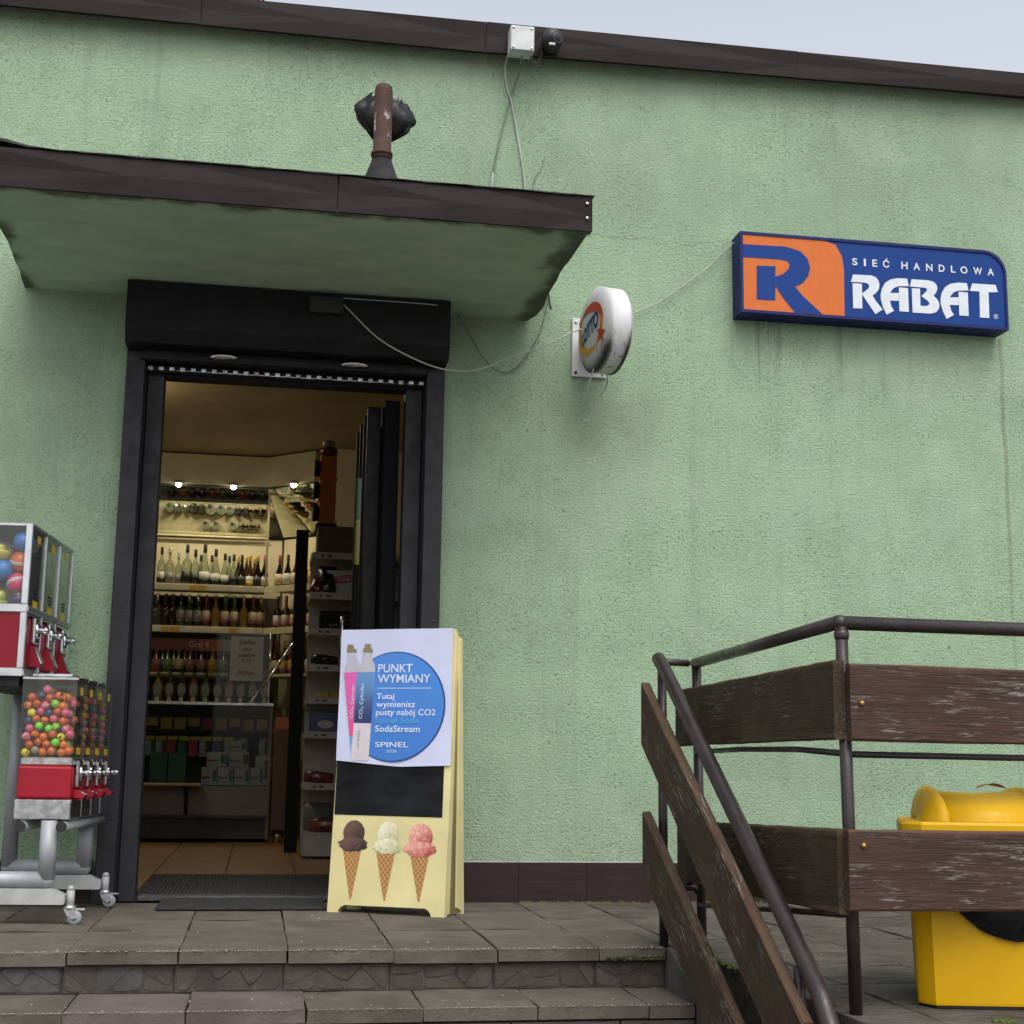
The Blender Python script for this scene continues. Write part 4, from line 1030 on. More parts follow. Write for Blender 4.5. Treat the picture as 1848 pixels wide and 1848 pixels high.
ballcols = [('orange', (.75,.16,.03)), ('pink', (.68,.10,.22)), ('dark orange', (.55,.10,.02)), ('lime green', (.20,.72,.04)), ('yellow', (.75,.62,.03)), ('teal green', (.03,.28,.16)), ('dark blue', (.03,.05,.13)), ('clear grey', (.28,.26,.22))]
BALLM = {k: plain('ball_'+k.replace(' ', '_'), c, .35, var=.1, scale=40, coat=.3) for k, c in ballcols}
def pattern_ball(name, base, mark, kind):
    m, nt, b = nmat(name); T = NT(nt); co = T.coord()
    if kind == 'spots':
        vo = T.n('ShaderNodeTexVoronoi'); vo.inputs['Scale'].default_value = 95; T.l(co, vo.inputs['Vector']); f = T.rng(vo.outputs['Distance'], .30, .34, 1, 0)
    else:
        X, Y, Z = T.sep(T.coord((1,1,1), rot=(.4,.6,.2))); f = T.rng(T.math('ABSOLUTE', T.math('SINE', T.math('MULTIPLY', T.math('ADD', X, T.math('MULTIPLY', T.noise(co, 60, 2), .006)), 330 if kind == 'stripes' else 190))), .22, .30, 1, 0)
    T.l(T.mix(f, base, mark), b.inputs['Base Color']); b.inputs['Roughness'].default_value = .35; return m
BALLM['yellow with black spots'] = pattern_ball('ball_football', (.75,.62,.03), (.01,.01,.01), 'spots')
BALLM['green striped melon'] = pattern_ball('ball_melon', (.30,.66,.05), (.02,.10,.02), 'stripes')
BALLM['orange basketball patterned'] = pattern_ball('ball_basket', (.70,.17,.02), (.03,.01,.01), 'lines')
BALLM['pink striped'] = pattern_ball('ball_pink', (.70,.12,.24), (.75,.55,.55), 'lines')
ballme = {}
for k, m_ in BALLM.items():
    me = MB().ball((0,0,0), .0136, 14, 10).mesh('ball'); me.materials.append(m_); ballme[k] = me
rotv = Matrix.Rotation(VR, 4, 'Z')
def world_v(p): return Vector((-.66,-.735,0)) + (rotv @ Vector(p))
def machine(name, label, x0, x1, y0, pitch, nh, z0, zb1, zr1, zc1, ztop, bodym, frame_red):
    """bank of nh heads along y; z0..zb1 chrome base, zb1..zr1 painted body, zr1..zc1 collar, zc1..ztop clear bin"""
    vm = empty(name, world_v((0,0,0)), (0,0,VR), label=label, cat='vending machine')
    for h in range(nh):
        a, b = y0+h*pitch+.002, y0+(h+1)*pitch-.002
        MB().bbox(x0, x1, a, b, zb1, zr1, .008, 2).build('cabinet', bodym, vm)
        MB().bbox(x0-.004 if not frame_red else x0+.002, x1+.006 if not frame_red else x1-.002, a-.001, b+.001, z0, zb1-.001, .004).build('base_tray', CHROME if not frame_red else ALU, vm)
        cl_ = MB().bbox(x0+.006, x1+.002, a+.004, b-.004, zr1+.001, zc1, .004).build('collar', CHROME, vm)
        # clear bin: four thin walls
        e = .0015
        gl = MB()
        gl.box(x0-.002, x1, a, a+e, zc1+.001, ztop-.012); gl.box(x0-.002, x1, b-e, b, zc1+.001, ztop-.012)
        gl.box(x0-.002, x0-.0005, a+e, b-e, zc1+.001, ztop-.012); gl.box(x1-.0015, x1, a+e, b-e, zc1+.001, ztop-.012)
        gl.build('clear_bin', ACRYL, vm)
        MB().bbox(x0-.006, x1+.004, a-.001, b+.001, ztop-.0115, ztop, .003).build('lid', CHROME if not frame_red else ALU, vm)
        if not frame_red: MB().bbox(x0+.02, x1-.02, a+.02, b-.02, ztop+.0005, ztop+.010, .003).build('lid_cap', ALU, vm)
        # coin mechanism on the front (+x)
        yc = (a+b)/2; zc = zr1-.012 if not frame_red else zr1-.028
        cm = MB().bbox(x1+.0005, x1+.014, yc-.030, yc+.030, zc-.055, zc+.030, .004).build('coin_mechanism', CHROME, vm)
        MB().lathe([(.027,.014),(.027,.020),(.018,.023)], 20, (x1, yc, zc-.010), 'x').build('dial', CHROME, cm)
        MB().tube([(x1+.022, yc, zc-.010), (x1+.050, yc, zc-.010)], .0115, 12).build('shaft', CHROME, cm)
        MB().bbox(x1+.034, x1+.044, yc-.026, yc+.026, zc-.016, zc-.004, .003).build('turn_handle', CHROME, cm)
        ch = MB().prism([(x1+.0005, zc-.062), (x1+.010, zc-.062), (x1+.036, zb1+.012), (x1+.030, zb1+.003), (x1+.0005, zb1+.003)], yc-.024, yc+.024, 'y').build('chute', bodym, vm)
        MB().prism([(x1+.0125, zc-.064), (x1+.0165, zc-.066), (x1+.0405, zb1+.014), (x1+.0365, zb1+.013)], yc-.020, yc+.020, 'y').build('chute_flap', CHROME, ch)
        # stickers behind the front glass
        MB().box(x1+.0003, x1+.0012, yc-.030, yc+.030, zc1+.010, zc1+.032).build('price_sticker', bpy.data.materials.get('sticker_yellow') or plain('sticker_yellow', (.50,.33,.03), .5), vm)
        for q in range(3): MB().box(x1+.0003, x1+.0012, yc-.024, yc+.024, zc1+.042+q*.011, zc1+.048+q*.011).build('sticker', BLACKP, vm)
        MB().box(x1+.0003, x1+.0012, yc-.020, yc+.020, ztop-.055, ztop-.030).build('price_sticker', bpy.data.materials['sticker_yellow'], vm)
    if frame_red:
        # aluminium angle frame round each head
        for h in range(nh+1):
            yy = y0+h*pitch
            MB().bbox(x1-.012, x1+.004, yy-.007, yy+.007, z0, ztop-.013, .002).build('frame_post', ALU, vm)
        y9 = y0+nh*pitch
        for zz in (zc1-.002, z0):
            MB().bbox(x0, x1+.0045, y0-.0105, y0-.0045, zz-.012, zz+.014, .002).build('frame_bar', ALU, vm)
            MB().bbox(x1+.0046, x1+.0085, y0-.0105, y9, zz-.010, zz+.010, .002).build('frame_bar', ALU, vm)
        MB().bbox(x1-.017, x1+.004, y0-.0105, y0-.0045, z0+.015, zc1-.015, .002).build('frame_post', ALU, vm)
        MB().bbox(x1-.017, x1+.004, y0-.0105, y0-.0045, zc1+.013, ztop-.002, .002).build('frame_post', ALU, vm)
        MB().box(x0, x1-.019, y0-.004, y0-.001, z0+.016, zc1-.016).build('side_panel', bodym, vm)
    return vm
machine('vending_machine', 'lower red vending machine full of small bouncy balls', -.085, .083, 0.0, .152, 4, .322, .384, .487, .514, .768, RED, False)
machine('vending_machine', 'upper red vending machine holding large toy capsules', -.340, -.092, -.002, .2035, 3, .778, .800, .960, .985, 1.262, DKRED, True)
# balls in the lower bins
rbn = random.Random(12)
fillk = list(BALLM)
wts = [4,4,3,1,1,1,1,1.5,2,1.5,4,3]
for h in range(4):
    for lay_ in range(3 if h == 0 else 2):
        for r in range(9):
            ncol = 6 if h == 0 else 3
            for c in range(ncol):
                zz = .530+r*.0245+(c % 2)*.006
                if h == 0:
                    top = .738-.010*abs(c-2)
                    xx = -.068+c*.0268+(r % 2)*.010+rbn.uniform(-.003, .003); yy = .020+lay_*.030+rbn.uniform(-.004, .003)
                else:
                    top = .715
                    xx = .064-c*.027+rbn.uniform(-.002, .002); yy = h*.152+.020+lay_*.045+(r % 2)*.020+rbn.uniform(-.004, .004)
                if zz > top or xx > .067: continue
                if h > 0 and c > 0: continue
                k = rbn.choices(fillk, wts)[0]
                o = mobj('bouncy_ball', ballme[k], None, None, world_v((xx, yy, zz+rbn.uniform(-.002, .002))), (rbn.uniform(0,6), rbn.uniform(0,6), rbn.uniform(0,6)))
                lv = 'bottom' if zz < .58 else 'middle' if zz < .66 else 'top'
                bin_ = ('front','second','third','rear')[h]
                tag(o, k+' ball near the '+lv+' of the '+bin_+' bin, lower vending machine', 'ball', k+' balls near the '+lv+' of the '+bin_+' bin')
# capsules in the upper bin
CAPS = [((-.125,.04,1.205), .034, 'blue', (.03,.16,.50), None), ((-.200,.045,1.175), .036, 'clear capsule with yellow toy', (.55,.48,.10), 'cap'), ((-.133,.045,1.140), .034, 'orange capsule with white band', (.62,.12,.03), 'band'), ((-.185,.040,1.112), .034, 'lower blue', (.03,.17,.52), None), ((-.137,.042,1.070), .034, 'pink capsule with white band', (.66,.03,.14), 'band'), ((-.190,.045,1.022), .034, 'lime yellow', (.45,.48,.05), 'cap'), ((-.130,.040,1.020), .033, 'purple capsule with clear top', (.07,.02,.16), 'cap'), ((-.250,.045,1.12), .034, 'small grey', (.25,.24,.22), None), ((-.250,.045,1.04), .034, 'green', (.05,.30,.08), None), ((-.150,.11,1.17), .034, 'dark red', (.25,.02,.03), None), ((-.16,.11,1.05), .034, 'brown', (.12,.07,.04), None)]
for p, r, lab, c, kind in CAPS:
    o = empty('toy_capsule', world_v(p), (rbn.uniform(-.4,.4), rbn.uniform(-.4,.4), 0), label=lab+' in the side bin of the upper vending machine' if 'capsule' in lab else lab+' toy ball in the side bin of the upper vending machine', cat='toy capsule')
    mt = plain('capsule_'+lab.replace(' ', '_'), c, .35, coat=.4)
    if kind == 'band':
        MB().ball((0,0,0), r, 18, 12).build('shell', mt, o); MB().lathe([(r*.985,-.006),(r*1.008,-.005),(r*1.008,.005),(r*.985,.006)], 18).build('band', PX, o)
    elif kind == 'cap':
        MB().lathe([(max(1e-5, r*math.sin(a*math.pi/12)), -r*math.cos(a*math.pi/12)) for a in range(7)], 18).build('shell', mt, o)
        MB().lathe([(max(1e-5, r*.97*math.sin(a*math.pi/12)), -r*.97*math.cos(a*math.pi/12)) for a in range(6, 13)], 18).build('clear_dome', ACRYL, o)
        MB().ball((0,0,.006), r*.55, 12, 8).build('toy', mt, o)
    else: MB().ball((0,0,0), r, 18, 12).build('shell', mt, o)

# ------------------------------------------------------------------ mats at the door
m1 = MB().box(-.432, .53, .195, 1.21, .004, .012)
for i in range(62): x = -.425+i*.0153; m1.box(x, x+.008, .200, 1.205, .0121, .016)
tag(m1.build('rubber_mat', MATT), 'large ribbed dark grey mat just inside the doorway', 'mat')
tag(MB().bbox(-.325, .262, -.318, .05, .001, .013, .005).build('door_mat', MATR), 'small worn black mat outside in front of the threshold', 'mat')

# ------------------------------------------------------------------ shop interior
fl = MB().box(-2.5, 1.4, .19, 5.3, -.05, -.006).build('shop_floor', GROUT); tag(fl, kind='structure')
fx = [-.446-.3225*k for k in range(4, 0, -1)]+[-.446+.3225*k for k in range(6)]
fme = {}
for a in fx:
    for k in range(11):
        y0 = .192+.46*k; y1 = y0+.46
        if 'f' not in fme:
            fme['f'] = MB().bbox(-.1595, .1595, -.2285, .2285, -.006, 0, .002).mesh('floor_tile'); fme['f'].materials.append(WOODF)
        mobj('floor_tile', fme['f'], None, fl, (a+.161, (y0+y1)/2, random.uniform(-.0005,.0005)))
# glass display counter
ctr_ = empty('display_counter', (-.35, 4.1, 0), label='glass fronted display counter with dark base across the back of the shop', cat='counter')
GREYP = plain('counter_laminate', (.17,.15,.125), .5, var=.08, scale=5); DKG = plain('counter_plinth', (.055,.052,.052), .6); BRWN = plain('brown_laminate', (.11,.05,.026), .5, var=.15, stretch=(8,8,.6))
MB().bbox(-.95, .43, 0, .55, .07+.10, .355, .003).build('base_panel', GREYP, ctr_)
MB().bbox(-.95, .43, .03, .55, .02, .168, .003).build('kick_panel', DKG, ctr_)
MB().bbox(-.95, .43, -.004, .006, .150, .172, .002).build('trim', DKG, ctr_)
MB().box(-.95, .43, 0, .006, .357, .868).build('front_glass', GLASS, ctr_)
MB().bbox(-.95, .44, -.01, .55, .870, .890, .003).build('counter_top', ALU, ctr_)
MB().bbox(.418, .436, -.002, .5, .02, .868, .002).build('corner_post', GREYP, ctr_)
MB().box(-.95, .415, .50, .52, .357, .868).build('back_panel', DKG, ctr_)
for z in (.53, .70): MB().box(-.95, .415, .12, .49, z, z+.006).build('glass_shelf', GLASS, ctr_)
MB().bbox(-.95, .008, -.20, -.003, .355, .372, .004).build('bag_ledge', plain('pale_wood_edge', (.34,.24,.12), .5), ctr_)
MB().prism([(-.003,.354),(-.10,.354),(-.003,.17)], -.10, -.075, 'x').build('ledge_bracket', BLACKP, ctr_)
wp = empty('wood_pillar', (.155, 4.06, 0), label='brown laminate end panel on a steel foot beside the display counter', cat='panel')
MB().bbox(-.055, .065, 0, .10, .08, .72, .003).build('panel', BRWN, wp)
MB().tube([(-.01,.05,0),(-.01,.05,.08)], .022, 14).build('foot', CHROME, wp)
MB().box(-.05, .06, .0, .10, .721, .80).build('card', plain('orange_card', (.45,.12,.05), .5), wp)
# stock behind the counter glass
def carton(name, x, y, z, w, d, h, mat, label, stripe=None, cat='box', rz=0, band=.35):
    o = empty(name, (x, y, z), (0,0,rz), label=label, cat=cat)
    MB().bbox(-w/2, w/2, 0, d, 0, h, .002).build('carton', mat, o)
    if stripe: MB().box(-w*.46, w*.1, -.0012, -.0004, h*band, h*(band+.12)).build('print', stripe, o); MB().box(w*.22, w*.46, -.0012, -.0004, h*.2, h*.85).build('print', DKG, o)
    return o
CW = plain('white_carton', (.44,.43,.41), .5); CRD = plain('red_carton', (.30,.02,.03), .5); CGN = plain('green_carton', (.012,.10,.045), .45); CBK = plain('black_carton', (.012,.012,.013), .6, var=.1, spec=.15, rvar=.03); CBL = plain('blue_carton', (.02,.03,.13), .4); CYL = plain('yellow_card', (.42,.29,.02), .5); CPK = plain('pink_print', (.36,.02,.08), .5); CGY = plain('grey_blister', (.24,.27,.30), .4)
for i, (x, z, w, h) in enumerate(((-.305,.360,.098,.115),(-.200,.360,.098,.115),(-.095,.360,.098,.115),(.0,.360,.08,.115),(-.262,.478,.125,.095),(-.120,.478,.125,.095),(-.13,.576,.105,.07))):
    carton('white_box', x, 4.16, z, w, .12, h, CW, 'white carton with red print, '+ORD[i]+' in the stack inside the counter', CRD)
for i, x in enumerate((-.63, -.51)): carton('green_box', x, 4.15, .362, .112, .10, .20, CGN, ('left' if i == 0 else 'right')+' of two dark green boxes inside the display counter')
carton('leaflet_box', .03, 4.17, .360, .085, .10, .19, CW, 'white and pink leaflet box at the right end of the counter', CPK)
xs2 = [(-.70,CGY),(-.63,CGY),(-.56,CRD),(-.49,CGN),(-.42,CPK),(-.35,CGY),(-.27,CBL),(-.19,CGY),(-.10,CGY),(-.02,CBK),(.03,CGY)]
for i, (x, mt) in enumerate(xs2):
    o = carton('hanging_packet', x, 4.23, .540, .058, .02, .125, mt, ORD[i]+' hanging packet from the left on the upper shelf of the counter', CW if mt in (CGY,) else None, 'packet', 0, .6)
for i in range(9):
    o = MB().bbox(-.72+i*.088, -.648+i*.088, 4.205, 4.21, .715 if i % 3 else .735, .79, .001).build('price_card', CYL if i != 4 else CPK)
    tag(o, ORD[i]+' small price card from the left under the counter top', 'price card')
for i in range(8):
    o = MB().bbox(-.72+i*.072, -.66+i*.072, 4.135, 4.14, .640 if i % 2 else .645, .668, .001).build('price_card', CYL)
    tag(o, ORD[i]+' yellow price tag from the left along the middle counter shelf', 'price card')

# liquor shelves
ls = empty('liquor_shelf', (-.4, 4.9, 0), label='cream liquor shelving with price strips against the back wall', cat='shelf')
tl = lambda p: (p[0]+.4, p[1]-4.9, p[2])
def lbox(name, x0, x1, y0, y1, z0, z1, mat, par=None, b=.003): return MB().bbox(x0+.4, x1+.4, y0-4.9, y1-4.9, z0, z1, b).build(name, mat, par or ls)
STRIP = plain('price_strip', (.62,.56,.34), .4); STRIPY = plain('price_strip_yellow', (.55,.30,.03), .4); LAM = plain('shelf_cream', (.55,.48,.30), .5)
lbox('back_panel', -1.2, .115, 5.22, 5.25, .9, 2.14, CREAM); lbox('lower_back_panel', -1.2, .10, 5.19, 5.219, .9, 1.70, plain('dark_brown_panel', (.06,.045,.03), .7))  # dark brown panel over the lower part of the back
lbox('valance', -1.2, -.004, 4.86, 4.90, 2.47, 2.69, CREAM)
for z in (1.735, 1.437, 1.115, .905): 
    sh_ = lbox('shelf_board', -1.2, -.004, 4.90, 5.185, z-.012, z+.008, LAM)
    if z > 1.4:
        lbox('price_strip', -1.2, -.004, 4.893, 4.8985, z-.03, z+.016, STRIP, sh_, .001)
        xx = -.78; rp = random.Random(int(z*100))
        while xx < -.06:
            w = rp.choice((.05, .065, .08, .16)); lbox('price_tag', xx, min(-.01, xx+w), 4.8905, 4.8925, z-.026, z+.010, STRIPY if rp.random() < .4 else plain('tag_%d' % len(bpy.data.materials), (.60,.57,.46), .5), sh_, .0005); xx += w+.01
# mirror leaning forward above the top shelf
mm, mnt, mb_ = nmat('mirror'); mb_.inputs['Base Color'].default_value = (.72,.74,.66,1); mb_.inputs['Metallic'].default_value = 1; mb_.inputs['Roughness'].default_value = .03
def mirror(x0, x1, parent):
    th_ = math.atan2(.30, .30)
    P = [(x0,5.185,2.155),(x1+.122,5.185,2.155),(x1,4.872,2.455),(x0,4.872,2.455)]
    Q = [(a,b+.006,c+.006) for a,b,c in P]
    return MB().add([tl(p) for p in P+Q], [(0,1,2,3),(7,6,5,4),(0,4,5,1),(1,5,6,2),(2,6,7,3),(3,7,4,0)]).build('mirror', mm, parent)
mi = mirror(-1.2, -.012, ls)
lbox('mirror_frame', -1.2, -.004, 5.165, 5.186, 2.135, 2.150, LAM, mi); 
# angled corner unit
ang = rad(-44)
cu_ = empty('corner_shelf', (0, 4.9, 0), (0,0,ang), label='angled corner liquor shelf joining the back shelving on its right', cat='shelf')
MB().bbox(-.115, .47, .30, .33, .9, 2.14, .002).build('back_panel', CREAM, cu_)
MB().bbox(.004, .47, -.04, 0, 2.47, 2.69, .002).build('valance', CREAM, cu_)
for z in (1.735, 1.437, 1.115):
    o = MB().bbox(.004, .47, .0, .28, z-.012, z+.008, .002).build('shelf_board', LAM, cu_)
    if z > 1.4: MB().bbox(.004, .45, -.006, -.001, z-.03, z+.016, .001).build('price_strip', STRIP, o)
MB().add([(-.110,.285,2.155),(.47,.285,2.155),(.47,-.028,2.455),(.013,-.028,2.455),(-.110,.291,2.161),(.47,.291,2.161),(.47,-.022,2.461),(.013,-.022,2.461)], [(0,1,2,3),(7,6,5,4),(0,4,5,1),(1,5,6,2),(2,6,7,3),(3,7,4,0)]).build('mirror', mm, cu_)
lbox('corner_batten', -.0035, .012, 4.885, 4.90, 1.76, 2.69, plain('batten', (.30,.27,.18), .6))
# spot lamps in the valance
em, ent, eb = nmat('lamp_glow'); eb.inputs['Emission Color'].default_value = (1,.95,.80,1); eb.inputs['Emission Strength'].default_value = 14
def spot(x, y, z, lab, rz=0, e=4.7, tgt=(0,.12,-1)):
    o = empty('spot_lamp', (x, y, z), label=lab, cat='lamp')
    MB().lathe([(.030,.0),(.031,.012),(.022,.024)], 18, (0,0,0), 'z').build('housing', ALU, o)
    MB().ball((0,0,-.004), .021, 16, 8).build('bulb', em, o)
    ld = bpy.data.lights.new('spot_light', 'SPOT'); ld.energy = e; ld.color = (1,.88,.62); ld.spot_size = rad(150); ld.spot_blend = .6; ld.shadow_soft_size = .03
    l = bpy.data.objects.new('spot_light', ld); COL.objects.link(l); l.parent = o; l.location = (0,0,-.035)
    l.rotation_euler = Vector(tgt).to_track_quat('-Z', 'Y').to_euler()
spot(-.64, 4.835, 2.462, 'left glowing spot lamp below the cream valance over the bottles')
spot(-.255, 4.835, 2.462, 'right glowing spot lamp below the cream valance over the bottles')
spot(.17, 4.66, 2.462, 'added glowing spot lamp over the angled corner shelf', e=4)  # extra lamp, added to light the corner shelf
# ceiling lamp out to the left
cl = empty('ceiling_lamp', (-1.02, 2.9, 2.70), label='round ceiling lamp at the left of the shop, partly hidden by the jamb', cat='lamp')
MB().lathe([(.15,0),(.15,-.02),(.10,-.05),(.0001,-.06)], 24).build('shade', em, cl)
ld = bpy.data.lights.new('ceiling_light', 'POINT'); ld.energy = 5; ld.color = (1,.78,.48); ld.shadow_soft_size = .1
l = bpy.data.objects.new('ceiling_light', ld); COL.objects.link(l); l.parent = cl; l.location = (0,0,-.16)

# bottles
CLEAR = thin_glass('clear_bottle_glass', (.74,.79,.72), .06, .10)
DARK = plain('dark_bottle_glass', (.012,.007,.006), .12, var=.2, coat=.5); BROWNG = plain('brown_bottle_glass', (.07,.022,.008), .14, var=.2, coat=.5)
GREENG = plain('green_bottle_glass', (.05,.07,.02), .14, var=.2, coat=.5); REDG = plain('red_bottle_glass', (.22,.02,.015), .14, coat=.5); AMBER = plain('amber_bottle_glass', (.22,.12,.015), .14, coat=.5)
CAPB = plain('black_cap', (.015,.015,.016), .4); CAPS_ = plain('silver_cap', (.5,.5,.48), .3, .8); CAPR = plain('red_cap', (.32,.03,.02), .4); CAPG = plain('green_cap', (.08,.20,.05), .4); CAPY = plain('gold_cap', (.42,.26,.05), .35, .4)
LABW = plain('white_label', (.55,.53,.47), .5); LABC = plain('cream_label', (.52,.43,.27), .5, var=.2, scale=60); LABB = plain('black_label', (.015,.015,.017), .5); LABG = plain('grey_label', (.22,.21,.20), .4, var=.3, scale=80); LABY = plain('yellow_label', (.5,.33,.05), .5); LABP = plain('pink_label', (.36,.16,.17), .5, var=.4, scale=60); LABN = plain('green_label', (.22,.28,.12), .5, var=.4, scale=60)
bcache = {}
def bottle(x, y, z, h, r, glass, cap, label, desc, tall=.52, lab=(.10,.42), rz=0, shape='round', lab2=None, group=None):
    key = (round(h,3), round(r,3), glass.name, cap.name, label.name if label else '', tall, lab, shape, lab2.name if lab2 else '')
    if key not in bcache:
        nr = r*.30; out = {}
        if shape == 'taper': prof = [(r*.9,0),(r,.01),(r*1.0,h*.28),(r*.80,h*.48),(r*.45,h*.64),(nr*1.1,h*.76),(nr,h*.86)]
        elif shape == 'flask': prof = [(r*.8,0),(r*.95,h*.05),(r*1.02,h*.3),(r*.98,h*.5),(r*.6,h*.66),(nr*1.2,h*.72),(nr*1.1,h*.86)]
        else: prof = [(r*.95,0),(r,.008),(r,h*tall),(r*.85,h*(tall+.07)),(nr*1.2,h*(tall+.16)),(nr,h*(tall+.2)),(nr,h*.86)]
        out['body'] = MB().lathe(prof, 14).mesh('glass_body'); out['body'].materials.append(glass)
        out['cap'] = MB().lathe([(nr*1.12,h*.80),(nr*1.18,h*.81),(nr*1.12,h*.99),(nr*.9,h)], 12).mesh('cap'); out['cap'].materials.append(cap)
        if label:
            rl = r*1.012
            out['label'] = MB().lathe([(rl,h*lab[0]),(rl,h*lab[1])], 14).mesh('label'); out['label'].materials.append(label)
            if lab2: out['label2'] = MB().lathe([(rl*1.004,h*lab[0]),(rl*1.004,h*(lab[0]+(lab[1]-lab[0])*.42))], 14).mesh('label'); out['label2'].materials.append(lab2)
        bcache[key] = out
    o = empty('bottle', (x, y, z), (0,0,rz), label=desc, cat='bottle', group=group)
    for k, me in bcache[key].items(): mobj({'body':'glass_body','cap':'cap','label':'label','label2':'label'}[k], me, None, o)
PX2 = lambda px: (px-478)*.003874
top = [(288,.275,.030,CLEAR,CAPB,LABW,LABB,'round'),(304,.27,.031,CLEAR,CAPS_,LABG,None,'round'),(320,.235,.027,CLEAR,CAPS_,LABG,None,'round'),(336,.30,.036,CLEAR,CAPB,LABB,None,'round'),(352,.265,.033,CLEAR,CAPB,LABB,None,'round'),(357.5,.306,.040,CLEAR,CAPB,LABW,LABB,'taper'),(378,.275,.036,CLEAR,CAPB,LABW,LABB,'taper'),(396,.245,.033,CLEAR,CAPB,LABW,LABB,'taper'),(413,.24,.031,CLEAR,CAPB,LABB,None,'taper'),(430,.240,.032,DARK,CAPB,LABB,None,'taper'),(447,.240,.031,BROWNG,CAPY,LABW,LABY,'taper'),(463,.240,.032,DARK,CAPY,LABB,None,'taper'),(476.5,.240,.031,DARK,CAPR,LABW,None,'taper')]
names = {'clear_bottle_glass':'clear','dark_bottle_glass':'dark','brown_bottle_glass':'brown','green_bottle_glass':'olive','red_bottle_glass':'red','amber_bottle_glass':'amber'}
xs_top = [288,303,319,334,349,366,386,403,419,434,449,463,476]
for i, (t, px) in enumerate(zip(top, xs_top)):
    bottle(PX2(px), 4.955, 1.7435, t[1], t[2], t[3], t[4], t[5], ORD[i]+' bottle from the left on the top liquor shelf, '+names[t[3].name]+' glass', lab2=t[6], shape=t[7], lab=(.08,.34))
for i, px in enumerate((358, 378, 410, 427, 442, 457)):
    g_ = (CLEAR, CLEAR, CLEAR, DARK, DARK, BROWNG)[i]
    bottle(PX2(px), 5.075, 1.7435, .245, .031, g_, CAPB if i < 3 else CAPY, LABW, ORD[i]+' bottle from the left in the rear row of the top liquor shelf', shape='taper', lab=(.08,.34))
for i in range(12):
    g_ = (CLEAR, DARK, GREENG, BROWNG)[i % 4]
    bottle(-.765+i*.062, 5.085, 1.4455, .225+.01*(i % 3), .029, g_, (CAPS_, CAPB, CAPR, CAPY)[(i*3) % 4], LABG if i < 6 else LABC, ORD[i]+' bottle from the left in the rear row of the second liquor shelf', lab=(.18,.52))
for i in range(9):
    bottle(-.70+i*.078, 5.10, 1.124, .205, .032, (DARK, BROWNG, REDG)[i % 3], CAPB, (LABP, LABC, LABN)[i % 3], ORD[i]+' bottle from the left in the rear row of the third liquor shelf', shape='taper', lab=(.15,.50))
row2 = [(CLEAR,CAPS_,None),(CLEAR,CAPS_,None),(DARK,CAPB,LABB),(DARK,CAPB,None),(GREENG,CAPB,LABG),(CLEAR,CAPS_,LABG),(DARK,CAPS_,LABG),(BROWNG,CAPR,LABC),(AMBER,CAPR,None),(BROWNG,CAPG,LABC),(GREENG,CAPG,LABC),(AMBER,CAPY,None),(BROWNG,CAPR,LABC),(BROWNG,CAPY,LABC)]
xr2 = [268,285,300,312,327,342,358,373,390,407,424,441,458,472]
for i, ((g_, c_, l_), px) in enumerate(zip(row2, xr2)):
    bottle(PX2(px), 4.955, 1.4455, .236, .031, g_, c_, l_, ORD[i]+' bottle from the left on the second liquor shelf, '+names[g_.name]+' glass', lab=(.18,.52), lab2=LABP if l_ is LABC else None)
cd, sd = math.cos(ang), math.sin(ang)
def onc(u, w): return (u*cd-w*sd, 4.9+u*sd+w*cd)
for zi, z in enumerate((1.7435, 1.4455, 1.1235)):
    for i, u in enumerate((.07, .15, .23, .31, .39)):
        g_, c_, l_ = [(DARK,CAPR,LABC),(DARK,CAPB,LABW),(BROWNG,CAPR,LABC),(GREENG,CAPY,LABY),(REDG,CAPR,LABY)][(i+zi) % 5]
        x, y = onc(u, .07)
        bottle(x, y, z, .238, .032, g_, c_, l_, ORD[i]+' bottle from the left on the '+('top','middle','bottom')[zi]+' board of the angled corner shelf', shape='taper' if zi == 0 else 'round', lab=(.10,.42), lab2=LABP if zi else None)
row3 = [(REDG,LABP),(GREENG,LABN),(DARK,LABC),(BROWNG,LABP),(DARK,LABP),(AMBER,LABY),(GREENG,LABN),(DARK,LABC),(REDG,LABP)]
for i, (g_, l_) in enumerate(row3):
    bottle(-.735+i*.078, 4.98, 1.124, .20, .033, g_, CAPB, l_, ORD[i]+' bottle from the left on the third liquor shelf, '+names[g_.name]+' glass', shape='taper', lab=(.15,.50))
row4 = [DARK,AMBER,DARK,DARK,REDG,GREENG,DARK,REDG,DARK,GREENG,DARK]
for i, g_ in enumerate(row4):
    x = -.778+i*.0805
    bottle(x, 4.72, .8905+.018, .205, .037, g_, CAPB, None, ORD[i]+' round bodied bottle from the left in the front row behind the counter', shape='flask')
lbox('bottle_riser', -1.2, 0.02, 4.66, 4.80, .86, .908, DKG)
# oval labels of the flasks
for o in [o for o in bpy.data.objects if o.type == 'EMPTY' and o.get('label', '').find('round bodied') > 0]:
    ol = MB().add([(.028*math.cos(2*math.pi*k/20), -.0385-.0, .085+.046*math.sin(2*math.pi*k/20)) for k in range(20)], [list(range(20))]).build('label', LABG, o)
    MB().add([(-.016,-.0392,.006),(.016,-.0392,.006),(.012,-.0392,.036),(-.012,-.0392,.036)], [(0,1,2,3)]).build('label', LABC, o)
pb = MB().box(-.775, -.02, 4.64, 4.645, 1.262, 1.342); 
pm, pnt, pbs = nmat('promo_strip'); T = NT(pnt); X = T.sep(T.coord())[0]
T.l(T.mix(T.rng(X, -.27, -.25), T.mix(T.rng(X, -.5, -.35), (.14,.015,.015), (.28,.07,.015)), (.16,.16,.15)), pbs.inputs['Base Color']); pbs.inputs['Roughness'].default_value = .4
